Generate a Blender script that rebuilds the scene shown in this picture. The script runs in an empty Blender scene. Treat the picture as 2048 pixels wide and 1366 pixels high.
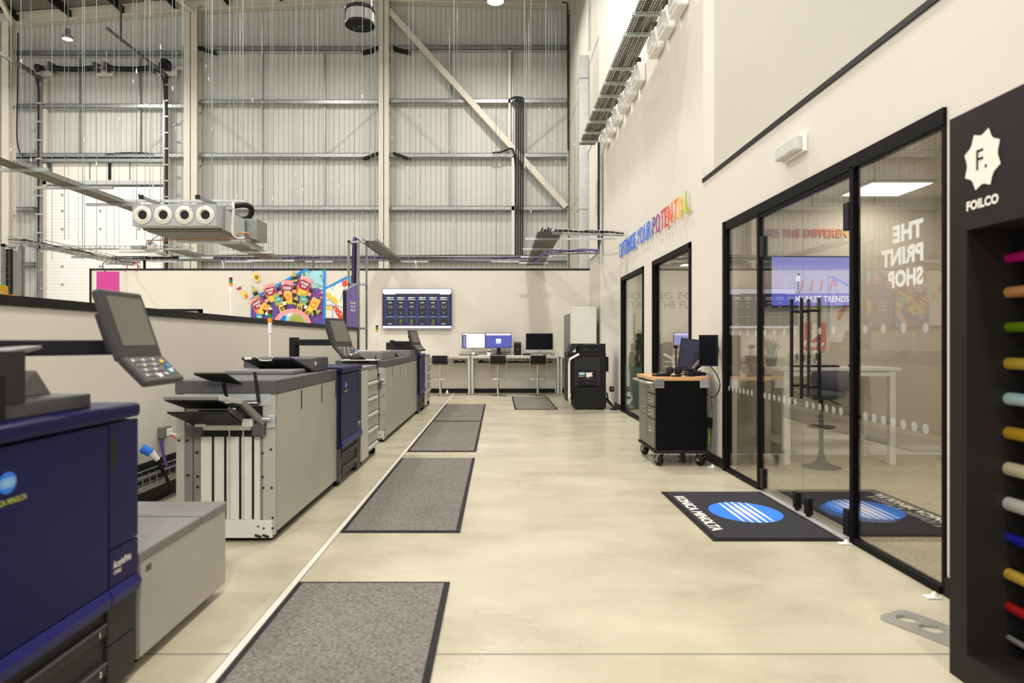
import bpy, bmesh, math, random
from mathutils import Vector, Matrix
random.seed(7)
C = bpy.context.scene.collection
sc = bpy.context.scene
F, VX, VY, H = 1365.0, 997.0, 681.5, 1.3      # focal length and vanishing point in pixels of a 2048x1366 frame, eye height in metres

# ---------------------------------------------------------------- camera, exposure, world, lamps
cam_d = bpy.data.cameras.new('camera'); cam = bpy.data.objects.new('camera', cam_d); C.objects.link(cam)
cam.location = (0, 0, H); cam.rotation_euler = (math.pi/2, 0, 0)
cam_d.sensor_width = 36; cam_d.lens = F/2048*36
cam_d.shift_x = (1024-VX)/2048; cam_d.shift_y = -(683-VY)/2048
cam_d.clip_start = 0.05; cam_d.clip_end = 200
cam_d.dof.use_dof = True; cam_d.dof.focus_distance = 9.0; cam_d.dof.aperture_fstop = 2.2
sc.camera = cam
sc.view_settings.view_transform = 'Standard'; sc.view_settings.look = 'None'
sc.view_settings.exposure = -0.1; sc.view_settings.gamma = 1.0
w = bpy.data.worlds.new('world'); sc.world = w; w.use_nodes = True
bg = w.node_tree.nodes['Background']; bg.inputs[0].default_value = (1.0, 0.985, 0.965, 1); bg.inputs[1].default_value = 1.4

def lamp(name, loc, size, watts, col=(1, 0.965, 0.91), rot=(0, 0, 0), shape='DISK', sy=None):
    d = bpy.data.lights.new(name, 'AREA'); d.shape = shape; d.size = size
    if sy: d.size_y = sy
    d.energy = watts; d.color = col
    o = bpy.data.objects.new(name, d); o.location = loc; o.rotation_euler = rot; C.objects.link(o)
    return o
for lx, ly, lz, p_ in ((-0.13, 18.4, 10.3, 300), (-12.3, 18.9, 9.6, 300), (-6.0, 17.5, 10.4, 300), (0.3, 11.5, 10.2, 460), (-7.0, 11.0, 10.2, 460), (-12.0, 11.0, 10.0, 420), (0.9, 5.5, 10.2, 330), (-6.5, 4.0, 10.2, 260), (0.2, 0.5, 10.2, 200)):
    lamp('high_bay_or_fill_lamp', (lx, ly, lz), 0.5, p_)  # seen bays and further unseen ones, one added to brighten the machine fronts
for lx, ly, lz, p_ in ((0.8, -5.0, 8.0, 560), (-4.5, -6.0, 8.0, 560), (-10.0, 2.0, 8.5, 400)):
    lamp('high_bay_or_fill_lamp', (lx, ly, lz), 0.8, p_)  # unseen fill lamps added behind the camera and off to the left
lamp('room_panel_or_fill_lamp', (4.08, 7.19, 2.88), 0.56, 9, (1, 0.93, 0.82), shape='SQUARE')
lamp('room_panel_or_fill_lamp', (4.08, 4.9, 2.88), 0.56, 50, (1, 0.93, 0.82), shape='SQUARE')  # unseen second lamp without a panel, added to even out the room light
lamp('back_room_lamp', (4.1, 14.3, 2.88), 0.5, 40, (1, 0.95, 0.86), shape='SQUARE')
lamp('back_room_lamp', (3.8, 10.5, 2.88), 0.5, 45, (1, 0.95, 0.86), shape='SQUARE')

# ---------------------------------------------------------------- materials
def lin(c):
    return tuple(((x/255)/12.92 if x/255 <= .04045 else ((x/255+.055)/1.055)**2.4) for x in c)
M = {}
def mat(n, c, rough=.5, metal=0.0, var=.04, scale=8.0, bump=0.0, emit=0.0, spec=.5, coat=0.0, alpha=1.0):
    m = bpy.data.materials.new(n); m.use_nodes = True; nt = m.node_tree; b = nt.nodes['Principled BSDF']
    c = lin(c)
    b.inputs['Base Color'].default_value = (*c, 1)
    b.inputs['Roughness'].default_value = rough; b.inputs['Metallic'].default_value = metal
    b.inputs['Specular IOR Level'].default_value = spec; b.inputs['Coat Weight'].default_value = coat
    b.inputs['Alpha'].default_value = alpha
    if emit:
        b.inputs['Emission Color'].default_value = (*c, 1); b.inputs['Emission Strength'].default_value = emit
        b.inputs['Base Color'].default_value = (0.01, 0.01, 0.012, 1)
    elif var:
        tc = nt.nodes.new('ShaderNodeTexCoord'); nz = nt.nodes.new('ShaderNodeTexNoise')
        nz.inputs['Scale'].default_value = scale; nz.inputs['Detail'].default_value = 4
        nt.links.new(tc.outputs['Object'], nz.inputs['Vector'])
        cr = nt.nodes.new('ShaderNodeValToRGB')
        cr.color_ramp.elements[0].position = .3; cr.color_ramp.elements[1].position = .7
        cr.color_ramp.elements[0].color = (*[x*(1-var) for x in c], 1); cr.color_ramp.elements[1].color = (*[min(1, x*(1+var)) for x in c], 1)
        nt.links.new(nz.outputs['Fac'], cr.inputs['Fac']); nt.links.new(cr.outputs['Color'], b.inputs['Base Color'])
        if bump:
            bp = nt.nodes.new('ShaderNodeBump'); bp.inputs['Strength'].default_value = bump; bp.inputs['Distance'].default_value = .004
            nt.links.new(nz.outputs['Fac'], bp.inputs['Height']); nt.links.new(bp.outputs['Normal'], b.inputs['Normal'])
    M[n] = m; return m
mat('wall', (216, 209, 196), .75, scale=1.2, var=.025, bump=.05)
mat('wall_white', (222, 217, 206), .7, scale=1.2, var=.02)
mat('wall_grey', (192, 187, 172), .6, scale=1.2, var=.02)
mat('clad', (188, 187, 180), .45, scale=2, var=.03)
mat('clad_roof', (120, 116, 108), .5, scale=2, var=.05)
mat('cream_steel', (202, 195, 180), .5, scale=3)
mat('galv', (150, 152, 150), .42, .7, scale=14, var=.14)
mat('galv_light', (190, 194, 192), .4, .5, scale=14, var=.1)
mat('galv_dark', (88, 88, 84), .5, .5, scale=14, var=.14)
mat('black', (13, 12, 13), .5, var=.1, spec=.3)
mat('black_frame', (7, 7, 9), .5, var=.1, spec=.12)
mat('panel_dark', (54, 51, 50), .5, var=.05, spec=.35)
mat('drawer_steel', (150, 142, 132), .33, .9, scale=30, var=.1)
mat('black_soft', (22, 21, 22), .7, spec=.3, var=.12, scale=20)
mat('charcoal', (40, 39, 40), .5, var=.06, spec=.3)
mat('dark_grey', (74, 73, 75), .5, var=.05)
mat('mid_grey', (116, 113, 110), .5, var=.04)
mat('machine_grey', (166, 162, 153), .45, var=.03)
mat('machine_light', (184, 181, 173), .42, var=.03)
mat('panel_white', (205, 203, 194), .45, var=.03)
mat('white', (236, 235, 230), .45, var=.02)
mat('cabinet_white', (215, 214, 203), .4, var=.02)
mat('blue', (19, 18, 70), .42, var=.06, spec=.16)
mat('blue_lip', (22, 21, 92), .4, var=.06, spec=.2)
mat('unit_grey', (160, 163, 165), .45, .1, scale=14, var=.05)
mat('wire', (118, 130, 132), .5, .2, var=.05)
mat('screen_grey', (102, 98, 90), .22, var=.05)
mat('screen_off', (9, 9, 16), .25, var=.05, spec=.15)
mat('monitor_lilac', (40, 38, 60), .5, var=.08, spec=.2)
mat('steel', (200, 200, 200), .25, 1.0, scale=30, var=.08)
mat('chrome', (225, 225, 225), .12, 1.0, var=.03)
mat('red_lamp', (110, 16, 12), .25, var=.05); mat('green_lamp', (20, 130, 66), .25, var=.05); mat('amber_lamp', (240, 150, 24), .25, var=.05)
mat('wood', (205, 160, 104), .4, scale=6, var=.14)
mat('desk', (226, 222, 210), .4, var=.02)
mat('magenta', (196, 56, 140), .6, var=.03)
mat('purple', (104, 74, 158), .6, var=.05); mat('lilac', (126, 102, 170), .5, var=.04)
mat('sky_blue', (20, 140, 222), .6, var=.02); mat('cyan_pale', (160, 214, 224), .6, var=.08, scale=3)
mat('leaf', (70, 120, 50), .6, var=.3, scale=9); mat('leaf_dark', (32, 62, 26), .5, var=.3)
mat('orange', (238, 120, 66), .6, var=.05); mat('pink', (232, 70, 120), .6, var=.05); mat('pink_pale', (244, 160, 156), .6, var=.03)
mat('yellow', (236, 200, 72), .6, var=.05); mat('olive', (176, 178, 76), .6, var=.05); mat('red', (222, 66, 48), .6, var=.05)
mat('teal', (66, 168, 172), .6, var=.05); mat('paper', (238, 232, 218), .6, var=.02); mat('maroon', (150, 40, 84), .6, var=.04)
mat('mustard', (176, 138, 10), .5, var=.04); mat('dark_print', (34, 26, 24), .5, var=.1)
mat('logo_blue', (40, 118, 220), .8, var=.06); mat('text_white', (235, 230, 218), .7, var=.02)
mat('fiery_red', (196, 52, 34), .5, var=.03); mat('text_green', (112, 110, 84), .6, var=.02)
mat('copper', (176, 116, 78), .35, .8, var=.08)
mat('navy_mat', (34, 32, 40), .95, scale=300, var=.25, bump=.3)
mat('terracotta_socket', (150, 152, 152), .5, var=.03)
mat('charcoal_board', (27, 24, 22), .6, scale=3, var=.08, spec=.25); mat('steel_plate', (190, 190, 190), .3, .8, scale=20, var=.06)
mat('neon', (210, 220, 20), .5, var=.04)
mat('seat_grey', (78, 82, 88), .8, var=.1, scale=60)
for n, c in (('foil_magenta', (205, 30, 130)), ('foil_copper', (224, 160, 100)), ('foil_green', (110, 150, 20)), ('foil_gold', (222, 184, 74)), ('foil_gold_deep', (216, 168, 48)),
             ('foil_cream', (232, 222, 178)), ('foil_silver', (222, 218, 212)), ('foil_blue', (34, 40, 160)), ('foil_red', (186, 34, 36)), ('foil_clear', (150, 148, 146)), ('foil_holo', (190, 220, 226))):
    mat(n, c, .24, .55, var=.05)
# holographic foil: hue drifts over the roll
def holo():
    m = M['foil_holo']; nt = m.node_tree; b = nt.nodes['Principled BSDF']
    cr = [n for n in nt.nodes if n.type == 'VALTORGB'][0]
    for l in list(cr.outputs['Color'].links): nt.links.remove(l)
    hs = nt.nodes.new('ShaderNodeHueSaturation'); hs.inputs['Color'].default_value = (.62, .86, .9, 1)
    nz = [n for n in nt.nodes if n.type == 'TEX_NOISE'][0]; nz.inputs['Scale'].default_value = 30
    nt.links.new(nz.outputs['Fac'], hs.inputs['Hue']); nt.links.new(hs.outputs['Color'], b.inputs['Base Color'])
holo()
def emat(n, c, s): return mat(n, c, emit=s)
emat('lamp_glow', (255, 244, 222), 14.0); emat('panel_glow', (255, 252, 244), 3.0)
emat('s_white', (246, 244, 255), 1.15); emat('s_navy', (22, 20, 70), 1.0); emat('s_black', (6, 5, 18), 1.0); emat('s_blue', (62, 110, 220), .9)
emat('s_green', (50, 210, 100), .9); emat('s_red', (226, 60, 60), .9); emat('s_amber', (236, 170, 60), .9); emat('s_login', (84, 92, 188), 1.0)
emat('s_lav', (150, 152, 236), 1.0); emat('s_lav2', (106, 110, 226), 1.0); emat('s_lav3', (190, 190, 238), 1.0); emat('s_grey', (120, 118, 140), .9)
emat('led_red', (255, 40, 50), 2.0); emat('led_green', (60, 230, 90), 1.6); emat('s_side', (60, 76, 150), .9)

def floor_mat():
    m = bpy.data.materials.new('polished_concrete'); m.use_nodes = True; nt = m.node_tree; b = nt.nodes['Principled BSDF']
    tc = nt.nodes.new('ShaderNodeTexCoord'); mp = nt.nodes.new('ShaderNodeMapping'); mp.inputs['Scale'].default_value = (.75, 1.15, 1)
    n1 = nt.nodes.new('ShaderNodeTexNoise'); n1.inputs['Scale'].default_value = 1.6; n1.inputs['Detail'].default_value = 7; n1.inputs['Roughness'].default_value = .62; n1.inputs['Distortion'].default_value = .25
    n2 = nt.nodes.new('ShaderNodeTexNoise'); n2.inputs['Scale'].default_value = 60; n2.inputs['Detail'].default_value = 3
    nt.links.new(tc.outputs['Object'], mp.inputs['Vector']); nt.links.new(mp.outputs['Vector'], n1.inputs['Vector']); nt.links.new(tc.outputs['Object'], n2.inputs['Vector'])
    cr = nt.nodes.new('ShaderNodeValToRGB'); e = cr.color_ramp.elements
    e[0].position = .28; e[0].color = (*lin((176, 167, 142)), 1); e[1].position = .66; e[1].color = (*lin((203, 195, 170)), 1)
    mx = nt.nodes.new('ShaderNodeMix'); mx.data_type = 'RGBA'; mx.blend_type = 'MULTIPLY'; mx.inputs['Factor'].default_value = .12
    nt.links.new(n1.outputs['Fac'], cr.inputs['Fac']); nt.links.new(cr.outputs['Color'], mx.inputs['A']); nt.links.new(n2.outputs['Color'], mx.inputs['B'])
    nt.links.new(mx.outputs['Result'], b.inputs['Base Color'])
    mr = nt.nodes.new('ShaderNodeMapRange'); mr.inputs['To Min'].default_value = .2; mr.inputs['To Max'].default_value = .38
    nt.links.new(n1.outputs['Fac'], mr.inputs['Value']); nt.links.new(mr.outputs['Result'], b.inputs['Roughness'])
    M['floor'] = m
floor_mat()
def carpet(n, c1, c2, sc_):
    m = bpy.data.materials.new(n); m.use_nodes = True; nt = m.node_tree; b = nt.nodes['Principled BSDF']; b.inputs['Roughness'].default_value = 1; b.inputs['Specular IOR Level'].default_value = .1
    tc = nt.nodes.new('ShaderNodeTexCoord'); n1 = nt.nodes.new('ShaderNodeTexNoise'); n1.inputs['Scale'].default_value = sc_; n1.inputs['Detail'].default_value = 5; n1.inputs['Roughness'].default_value = .75
    nt.links.new(tc.outputs['Object'], n1.inputs['Vector'])
    cr = nt.nodes.new('ShaderNodeValToRGB'); e = cr.color_ramp.elements; e[0].position = .36; e[0].color = (*lin(c1), 1); e[1].position = .64; e[1].color = (*lin(c2), 1)
    nt.links.new(n1.outputs['Fac'], cr.inputs['Fac']); nt.links.new(cr.outputs['Color'], b.inputs['Base Color'])
    bp = nt.nodes.new('ShaderNodeBump'); bp.inputs['Strength'].default_value = .5; bp.inputs['Distance'].default_value = .003
    nt.links.new(n1.outputs['Fac'], bp.inputs['Height']); nt.links.new(bp.outputs['Normal'], b.inputs['Normal'])
    M[n] = m
carpet('mat_pile', (86, 82, 79), (144, 138, 131), 75)
carpet('carpet', (150, 142, 122), (196, 187, 164), 60)
def perforated():
    m = bpy.data.materials.new('perforated'); m.use_nodes = True; nt = m.node_tree; b = nt.nodes['Principled BSDF']
    b.inputs['Metallic'].default_value = .6; b.inputs['Roughness'].default_value = .5
    tc = nt.nodes.new('ShaderNodeTexCoord'); sp = nt.nodes.new('ShaderNodeSeparateXYZ'); nt.links.new(tc.outputs['Object'], sp.inputs[0])
    outs = []
    for ax, per in (('X', .034), ('Y', .055)):
        d = nt.nodes.new('ShaderNodeMath'); d.operation = 'DIVIDE'; d.inputs[1].default_value = per; nt.links.new(sp.outputs[ax], d.inputs[0])
        f = nt.nodes.new('ShaderNodeMath'); f.operation = 'FRACT'; nt.links.new(d.outputs[0], f.inputs[0])
        g = nt.nodes.new('ShaderNodeMath'); g.operation = 'GREATER_THAN'; g.inputs[1].default_value = .56; nt.links.new(f.outputs[0], g.inputs[0]); outs.append(g)
    mu = nt.nodes.new('ShaderNodeMath'); mu.operation = 'MULTIPLY'; nt.links.new(outs[0].outputs[0], mu.inputs[0]); nt.links.new(outs[1].outputs[0], mu.inputs[1])
    iv = nt.nodes.new('ShaderNodeMath'); iv.operation = 'SUBTRACT'; iv.inputs[0].default_value = 1; nt.links.new(mu.outputs[0], iv.inputs[1])
    nt.links.new(iv.outputs[0], b.inputs['Alpha'])
    b.inputs['Base Color'].default_value = (*lin((104, 98, 88)), 1); M['perforated'] = m
perforated()
def glass(n, tint, k=1.0, film=0.0, fcol=(200, 215, 210)):
    m = bpy.data.materials.new(n); m.use_nodes = True; nt = m.node_tree; nt.nodes.remove(nt.nodes['Principled BSDF']); out = nt.nodes['Material Output']
    tr = nt.nodes.new('ShaderNodeBsdfTransparent'); tr.inputs[0].default_value = (*tint, 1)
    gl = nt.nodes.new('ShaderNodeBsdfGlossy'); gl.inputs['Roughness'].default_value = 0.0; gl.inputs['Color'].default_value = (.95, .95, .93, 1)
    fr = nt.nodes.new('ShaderNodeFresnel'); geo = nt.nodes.new('ShaderNodeNewGeometry'); ior = nt.nodes.new('ShaderNodeMapRange'); ior.inputs['To Min'].default_value = 1.5; ior.inputs['To Max'].default_value = 1/1.5
    nt.links.new(geo.outputs['Backfacing'], ior.inputs['Value']); nt.links.new(ior.outputs['Result'], fr.inputs['IOR'])
    mu = nt.nodes.new('ShaderNodeMath'); mu.operation = 'MULTIPLY'; mu.inputs[1].default_value = k; mu.use_clamp = True
    mx = nt.nodes.new('ShaderNodeMixShader')
    nt.links.new(fr.outputs[0], mu.inputs[0]); nt.links.new(mu.outputs[0], mx.inputs[0])
    if film:
        df = nt.nodes.new('ShaderNodeBsdfDiffuse'); df.inputs[0].default_value = (*lin(fcol), 1); m2 = nt.nodes.new('ShaderNodeMixShader'); m2.inputs[0].default_value = film
        nt.links.new(tr.outputs[0], m2.inputs[1]); nt.links.new(df.outputs[0], m2.inputs[2]); nt.links.new(m2.outputs[0], mx.inputs[1])
    else: nt.links.new(tr.outputs[0], mx.inputs[1])
    nt.links.new(gl.outputs[0], mx.inputs[2]); nt.links.new(mx.outputs[0], out.inputs['Surface']); M[n] = m
glass('glass', (.93, .925, .9), 1.15)
glass('film', (.9, .93, .92), .6, .45, (150, 178, 172)); glass('dot_film', (.95, .95, .95), .6, .38, (214, 220, 220)); glass('vinyl', (.95, .95, .95), .3, .88, (226, 224, 218))

# ---------------------------------------------------------------- mesh builder
def P(px, py, Y): return Vector(((px-VX)/F*Y, Y, H-(py-VY)/F*Y))
def G(px, py): Y = F*H/(py-VY); return Vector(((px-VX)/F*Y, Y, 0))
_txt = {}
def text_mesh(s, bold):
    k = (s, bold)
    if k not in _txt:
        cu = bpy.data.curves.new('t', 'FONT'); cu.body = s; cu.size = 1; cu.offset = bold; cu.resolution_u = 3; cu.space_character = 1.04 if bold else 1.0
        o = bpy.data.objects.new('t', cu); C.objects.link(o); bpy.context.view_layer.update()
        me = o.evaluated_get(bpy.context.evaluated_depsgraph_get()).to_mesh()
        v = [tuple(x.co) for x in me.vertices]; f = [tuple(p.vertices) for p in me.polygons]
        o.evaluated_get(bpy.context.evaluated_depsgraph_get()).to_mesh_clear()
        bpy.data.objects.remove(o); bpy.data.curves.remove(cu)
        _txt[k] = (v, f)
    return _txt[k]
class MB:
    def __init__(s): s.v = []; s.f = []; s.m = []; s.sm = []
    def add(s, vs, fs, m, smooth=False):
        b = len(s.v); s.v += [Vector(x) for x in vs]
        for f in fs: s.f.append(tuple(b+i for i in f)); s.m.append(m); s.sm.append(smooth)
        return s
    def box(s, x0, x1, y0, y1, z0, z1, m):
        vs = [(x, y, z) for x in (x0, x1) for y in (y0, y1) for z in (z0, z1)]
        return s.add(vs, [(0, 1, 3, 2), (4, 6, 7, 5), (0, 4, 5, 1), (2, 3, 7, 6), (0, 2, 6, 4), (1, 5, 7, 3)], m)
    def obox(s, c, size, R, m):
        c = Vector(c); hx, hy, hz = [d/2 for d in size]
        vs = [c + R @ Vector((x, y, z)) for x in (-hx, hx) for y in (-hy, hy) for z in (-hz, hz)]
        return s.add(vs, [(0, 1, 3, 2), (4, 6, 7, 5), (0, 4, 5, 1), (2, 3, 7, 6), (0, 2, 6, 4), (1, 5, 7, 3)], m)
    def bar(s, a, b, w_, h_, m, up=(0, 0, 1)):
        a = Vector(a); b = Vector(b); d = (b-a); L = d.length; d.normalize(); u = Vector(up)
        if abs(d.dot(u)) > .95: u = Vector((0, 1, 0))
        sd = d.cross(u).normalized(); u = sd.cross(d).normalized()
        R = Matrix((sd, d, u)).transposed()
        return s.obox((a+b)/2, (w_, L, h_), R, m)
    def cyl(s, a, b, r, m, n=16, r2=None, caps=True, smooth=True):
        a = Vector(a); b = Vector(b); r2 = r if r2 is None else r2
        d = (b-a).normalized(); u = Vector((0, 0, 1)) if abs(d.z) < .9 else Vector((1, 0, 0))
        e1 = d.cross(u).normalized(); e2 = d.cross(e1)
        vs = [a + (e1*math.cos(2*math.pi*i/n)+e2*math.sin(2*math.pi*i/n))*r for i in range(n)] + [b + (e1*math.cos(2*math.pi*i/n)+e2*math.sin(2*math.pi*i/n))*r2 for i in range(n)]
        s.add(vs, [(i, (i+1) % n, n+(i+1) % n, n+i) for i in range(n)], m, smooth)
        if caps:
            s.add(vs[:n], [tuple(range(n))[::-1]], m); s.add(vs[n:], [tuple(range(n))], m)
        return s
    def lathe(s, c, ax, prof, m, n=24):                 # prof: (radius, distance along ax)
        c = Vector(c); d = Vector(ax).normalized(); u = Vector((0, 0, 1)) if abs(d.z) < .9 else Vector((1, 0, 0))
        e1 = d.cross(u).normalized(); e2 = d.cross(e1); vs = []
        for r, t in prof: vs += [c + d*t + (e1*math.cos(2*math.pi*i/n)+e2*math.sin(2*math.pi*i/n))*max(r, 1e-4) for i in range(n)]
        fs = [(k*n+i, k*n+(i+1) % n, (k+1)*n+(i+1) % n, (k+1)*n+i) for k in range(len(prof)-1) for i in range(n)]
        return s.add(vs, fs, m, True)
    def tube(s, pts, r, m, n=8):
        pts = [Vector(p) for p in pts]; rings = []
        up = None
        for i, p in enumerate(pts):
            d = (pts[min(i+1, len(pts)-1)]-pts[max(i-1, 0)]).normalized()
            if up is None: up = Vector((0, 0, 1)) if abs(d.z) < .9 else Vector((1, 0, 0))
            e1 = d.cross(up).normalized(); e2 = d.cross(e1).normalized(); up = -e2 if False else up
            if abs(d.dot(up)) > .97: up = Vector((0.3, 0.9, 0.2)).normalized(); e1 = d.cross(up).normalized(); e2 = d.cross(e1)
            rings.append([p + (e1*math.cos(2*math.pi*k/n)+e2*math.sin(2*math.pi*k/n))*r for k in range(n)])
        vs = [v for g in rings for v in g]
        fs = [(k*n+i, k*n+(i+1) % n, (k+1)*n+(i+1) % n, (k+1)*n+i) for k in range(len(rings)-1) for i in range(n)]
        s.add(vs, fs, m, True); s.add(rings[0], [tuple(range(n))], m); s.add(rings[-1], [tuple(range(n))], m)
        return s
    def curve(s, pts, r, m, k=8, n=8):                  # smooth tube through points
        pts = [Vector(p) for p in pts]; q = [pts[0]*2-pts[1]] + pts + [pts[-1]*2-pts[-2]]; out = []
        for i in range(1, len(q)-2):
            for j in range(k):
                t = j/k; a, b, c, d = q[i-1:i+3]
                out.append(.5*((2*b)+(-a+c)*t+(2*a-5*b+4*c-d)*t*t+(-a+3*b-3*c+d)*t**3))
        out.append(pts[-1]); return s.tube(out, r, m, n)
    def poly(s, pts, m): return s.add(pts, [tuple(range(len(pts)))], m)
    def prism(s, pts, vec, m):
        pts = [Vector(p) for p in pts]; n = len(pts); vec = Vector(vec)
        return s.add(pts + [p+vec for p in pts], [tuple(range(n))[::-1], tuple(range(n, 2*n))] + [(i, (i+1) % n, n+(i+1) % n, n+i) for i in range(n)], m)
    def sphere(s, c, r, m, n=16, k=10, sz=1.0):
        return s.lathe(Vector(c), (0, 0, 1), [(r*math.sin(math.pi*i/k), -r*sz*math.cos(math.pi*i/k)) for i in range(k+1)], m, n)
    def text(s, t, o, ux, uy, h, m, w_=None, bold=0.02, align='l', ext=0.0, nrm=None):
        v, f = text_mesh(t, bold); o = Vector(o); ux = Vector(ux).normalized(); uy = Vector(uy).normalized()
        x0 = min(a[0] for a in v); x1 = max(a[0] for a in v); y0 = min(a[1] for a in v); y1 = max(a[1] for a in v)
        sy = h/(y1-y0); sx = (w_/(x1-x0)) if w_ else sy; W = (x1-x0)*sx; dx = {'l': 0, 'c': -W/2, 'r': -W}[align]
        vs = [o + ux*((a[0]-x0)*sx+dx) + uy*((a[1]-y0)*sy) for a in v]
        s.add(vs, f, m)
        if ext:
            nv = ux.cross(uy) if nrm is None else Vector(nrm); off = nv*ext
            s.add([p-off for p in vs], [tuple(reversed(q)) for q in f], m)
            from collections import Counter
            ed = Counter()
            for q in f:
                for i in range(len(q)): ed[tuple(sorted((q[i], q[(i+1) % len(q)])))] += 1
            n = len(vs); s.add(vs+[p-off for p in vs], [(a, b, b+n, a+n) for (a, b), c_ in ed.items() if c_ == 1], m)
        return W
    def build(s, name, parent=None, bev=0.0, seg=2, kind=None, label=None):
        off = Vector(parent['_o']) if parent is not None and '_o' in parent else Vector((0, 0, 0))
        me = bpy.data.meshes.new(name); me.from_pydata([v-off for v in s.v], [], s.f)
        names = []
        for i, m in enumerate(s.m):
            if m not in names: names.append(m); me.materials.append(M[m])
            me.polygons[i].material_index = names.index(m); me.polygons[i].use_smooth = s.sm[i]
        me.validate(); me.update()
        if True:
            bm = bmesh.new(); bm.from_mesh(me); bmesh.ops.recalc_face_normals(bm, faces=bm.faces) if len(bm.faces) and not getattr(s, 'raw', False) else None; bm.to_mesh(me); bm.free()
        o = bpy.data.objects.new(name, me); C.objects.link(o)
        if parent is not None:
            o.parent = parent
            if '_o' in parent: o['_o'] = parent['_o']
        if bev:
            b = o.modifiers.new('bevel', 'BEVEL'); b.width = bev; b.segments = seg; b.limit_method = 'ANGLE'; b.angle_limit = math.radians(50)
        if kind: o['kind'] = kind
        if label: o['label'] = label
        return o
def tag(o, label, cat, group=None, kind=None):
    o['label'] = label; o['category'] = cat
    if group: o['group'] = group
    if kind: o['kind'] = kind
    return o
def thing(name, label, cat, loc=(0, 0, 0), group=None, world=True):
    o = bpy.data.objects.new(name, None); C.objects.link(o); o.location = loc; o['_o'] = tuple(loc) if world else (0.0, 0.0, 0.0)
    o.empty_display_size = .1
    return tag(o, label, cat, group)
def single(mb, name, label, cat, group=None, bev=0.0, kind=None):
    """one-mesh thing with its origin at its base centre"""
    xs = [v.x for v in mb.v]; ys = [v.y for v in mb.v]; zs = [v.z for v in mb.v]
    c = Vector(((min(xs)+max(xs))/2, (min(ys)+max(ys))/2, min(zs)))
    for v in mb.v: v -= c
    o = mb.build(name, None, bev); o.location = c
    return tag(o, label, cat, group, kind)
def copy_tree(o, parent=None):
    c = o.copy(); C.objects.link(c)
    if parent is not None: c.parent = parent
    for ch in list(o.children): copy_tree(ch, c)
    return c
def struct(mb, name, label=None, bev=0.0):
    o = mb.build(name, None, bev, kind='structure')
    if label: o['label'] = label
    return o
Xa, Ya, Za = Vector((1, 0, 0)), Vector((0, 1, 0)), Vector((0, 0, 1))
def ellipse(c, ux, uy, a, b, n=40): return [Vector(c)+Vector(ux)*a*math.cos(2*math.pi*i/n)+Vector(uy)*b*math.sin(2*math.pi*i/n) for i in range(n)]
def globe(mb, c, ux, uy, a, b, up, mb_='logo_blue', mw='text_white'):
    """blue oval with five pale lines that swell towards the middle; ux = long axis"""
    c = Vector(c); ux = Vector(ux); uy = Vector(uy); up = Vector(up)
    mb.poly(ellipse(c, ux, uy, a, b), mb_)
    for k in range(-2, 3):
        y = k*b*.2; xr = a*math.sqrt(1-(y/b)**2)*.995; t = b*.05*(1.35-abs(k)*.25)
        xs = [-xr, -xr*.5, 0, xr*.5, xr]; ts = [t*.35, t*.9, t*1.1, t*.9, t*.35]
        top = [c+up+ux*x+uy*(y+q) for x, q in zip(xs, ts)]; bot = [c+up+ux*x+uy*(y-q) for x, q in zip(xs, ts)]
        mb.poly(top+bot[::-1], mw)

def sthing(name, loc):
    o = bpy.data.objects.new(name, None); C.objects.link(o); o.location = loc; o['_o'] = tuple(loc); o['kind'] = 'structure'; o.empty_display_size = .1
    return o
# ================================================================ the setting
XW = 2.28                 # face of the long office wall
YB = 17.06                # low partition with the television
YE = 22.2                 # ribbed end wall
def roof(x): return 12.75-.075*max(0, -3.7-x)-.03*max(0, x+3.7)

struct(MB().box(-22, 9, -4, YE+.3, -.12, 0, 'floor'), 'floor')
b = MB(); b.box(XW+.1, 7, .5, 7.8, .001, .006, 'carpet'); b.box(XW+.1, 7, 7.9, 16.1, .001, .006, 'carpet'); struct(b, 'floor_carpet')
b = MB()
b.box(-1.112, -1.078, -3, YB, .0005, .003, 'wall'); b.box(-1.117, -1.112, -3, YB, .0005, .002, 'mid_grey'); b.box(-1.078, -1.074, -3, YB, .0005, .002, 'mid_grey')
for y in (2.83, 7.7): b.box(-2.6, XW, y-.004, y+.004, .0005, .0012, 'mid_grey')
struct(b, 'trim_1', 'pale sealed joint strip and saw cuts in the concrete floor')
# long office wall: low front part, tall back part with two windows
b = MB()
b.box(XW, XW+.12, -2, 3.47, 0, 3.09, 'wall'); b.box(XW, XW+.12, 6.87, 7.6, 0, 3.09, 'wall'); b.box(XW, XW+.12, 3.47, 6.87, 2.49, 3.09, 'wall')
struct(b, 'wall_right_front')
b = MB()
b.box(XW, XW+.12, 7.6, 8.06, 0, roof(XW), 'wall'); b.box(XW, XW+.12, 10.07, 10.69, 0, 2.47, 'wall'); b.box(XW, XW+.12, 12.65, 15.3, 0, roof(XW), 'wall')
b.box(XW, XW+.12, 8.06, 12.65, 2.47, roof(XW), 'wall')
struct(b, 'wall_right')
b = MB(); b.box(XW, XW+.12, 15.3, YE, 0, roof(XW), 'wall_grey')
for z in (5.4, 8.2): b.box(XW-.012, XW, 15.35, YE, z, z+.03, 'clad')
b.box(XW-.02, XW, 15.3, 15.34, 3.1, 12.4, 'cabinet_white'); struct(b, 'wall_right_back')
b = MB(); b.box(XW+.12, 9, 7.6, 7.7, 3.09, 12.6, 'wall_grey'); b.box(XW+.12, 9, 7.595, 7.6, 8.6, 8.62, 'cabinet_white'); b.box(XW+.12, 7, -2, 7.6, 3.0, 3.08, 'wall'); struct(b, 'wall_upper_front')
struct(MB().box(XW-.015, XW+.14, -2, 7.6, 3.06, 3.1, 'black'), 'trim_2')
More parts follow.
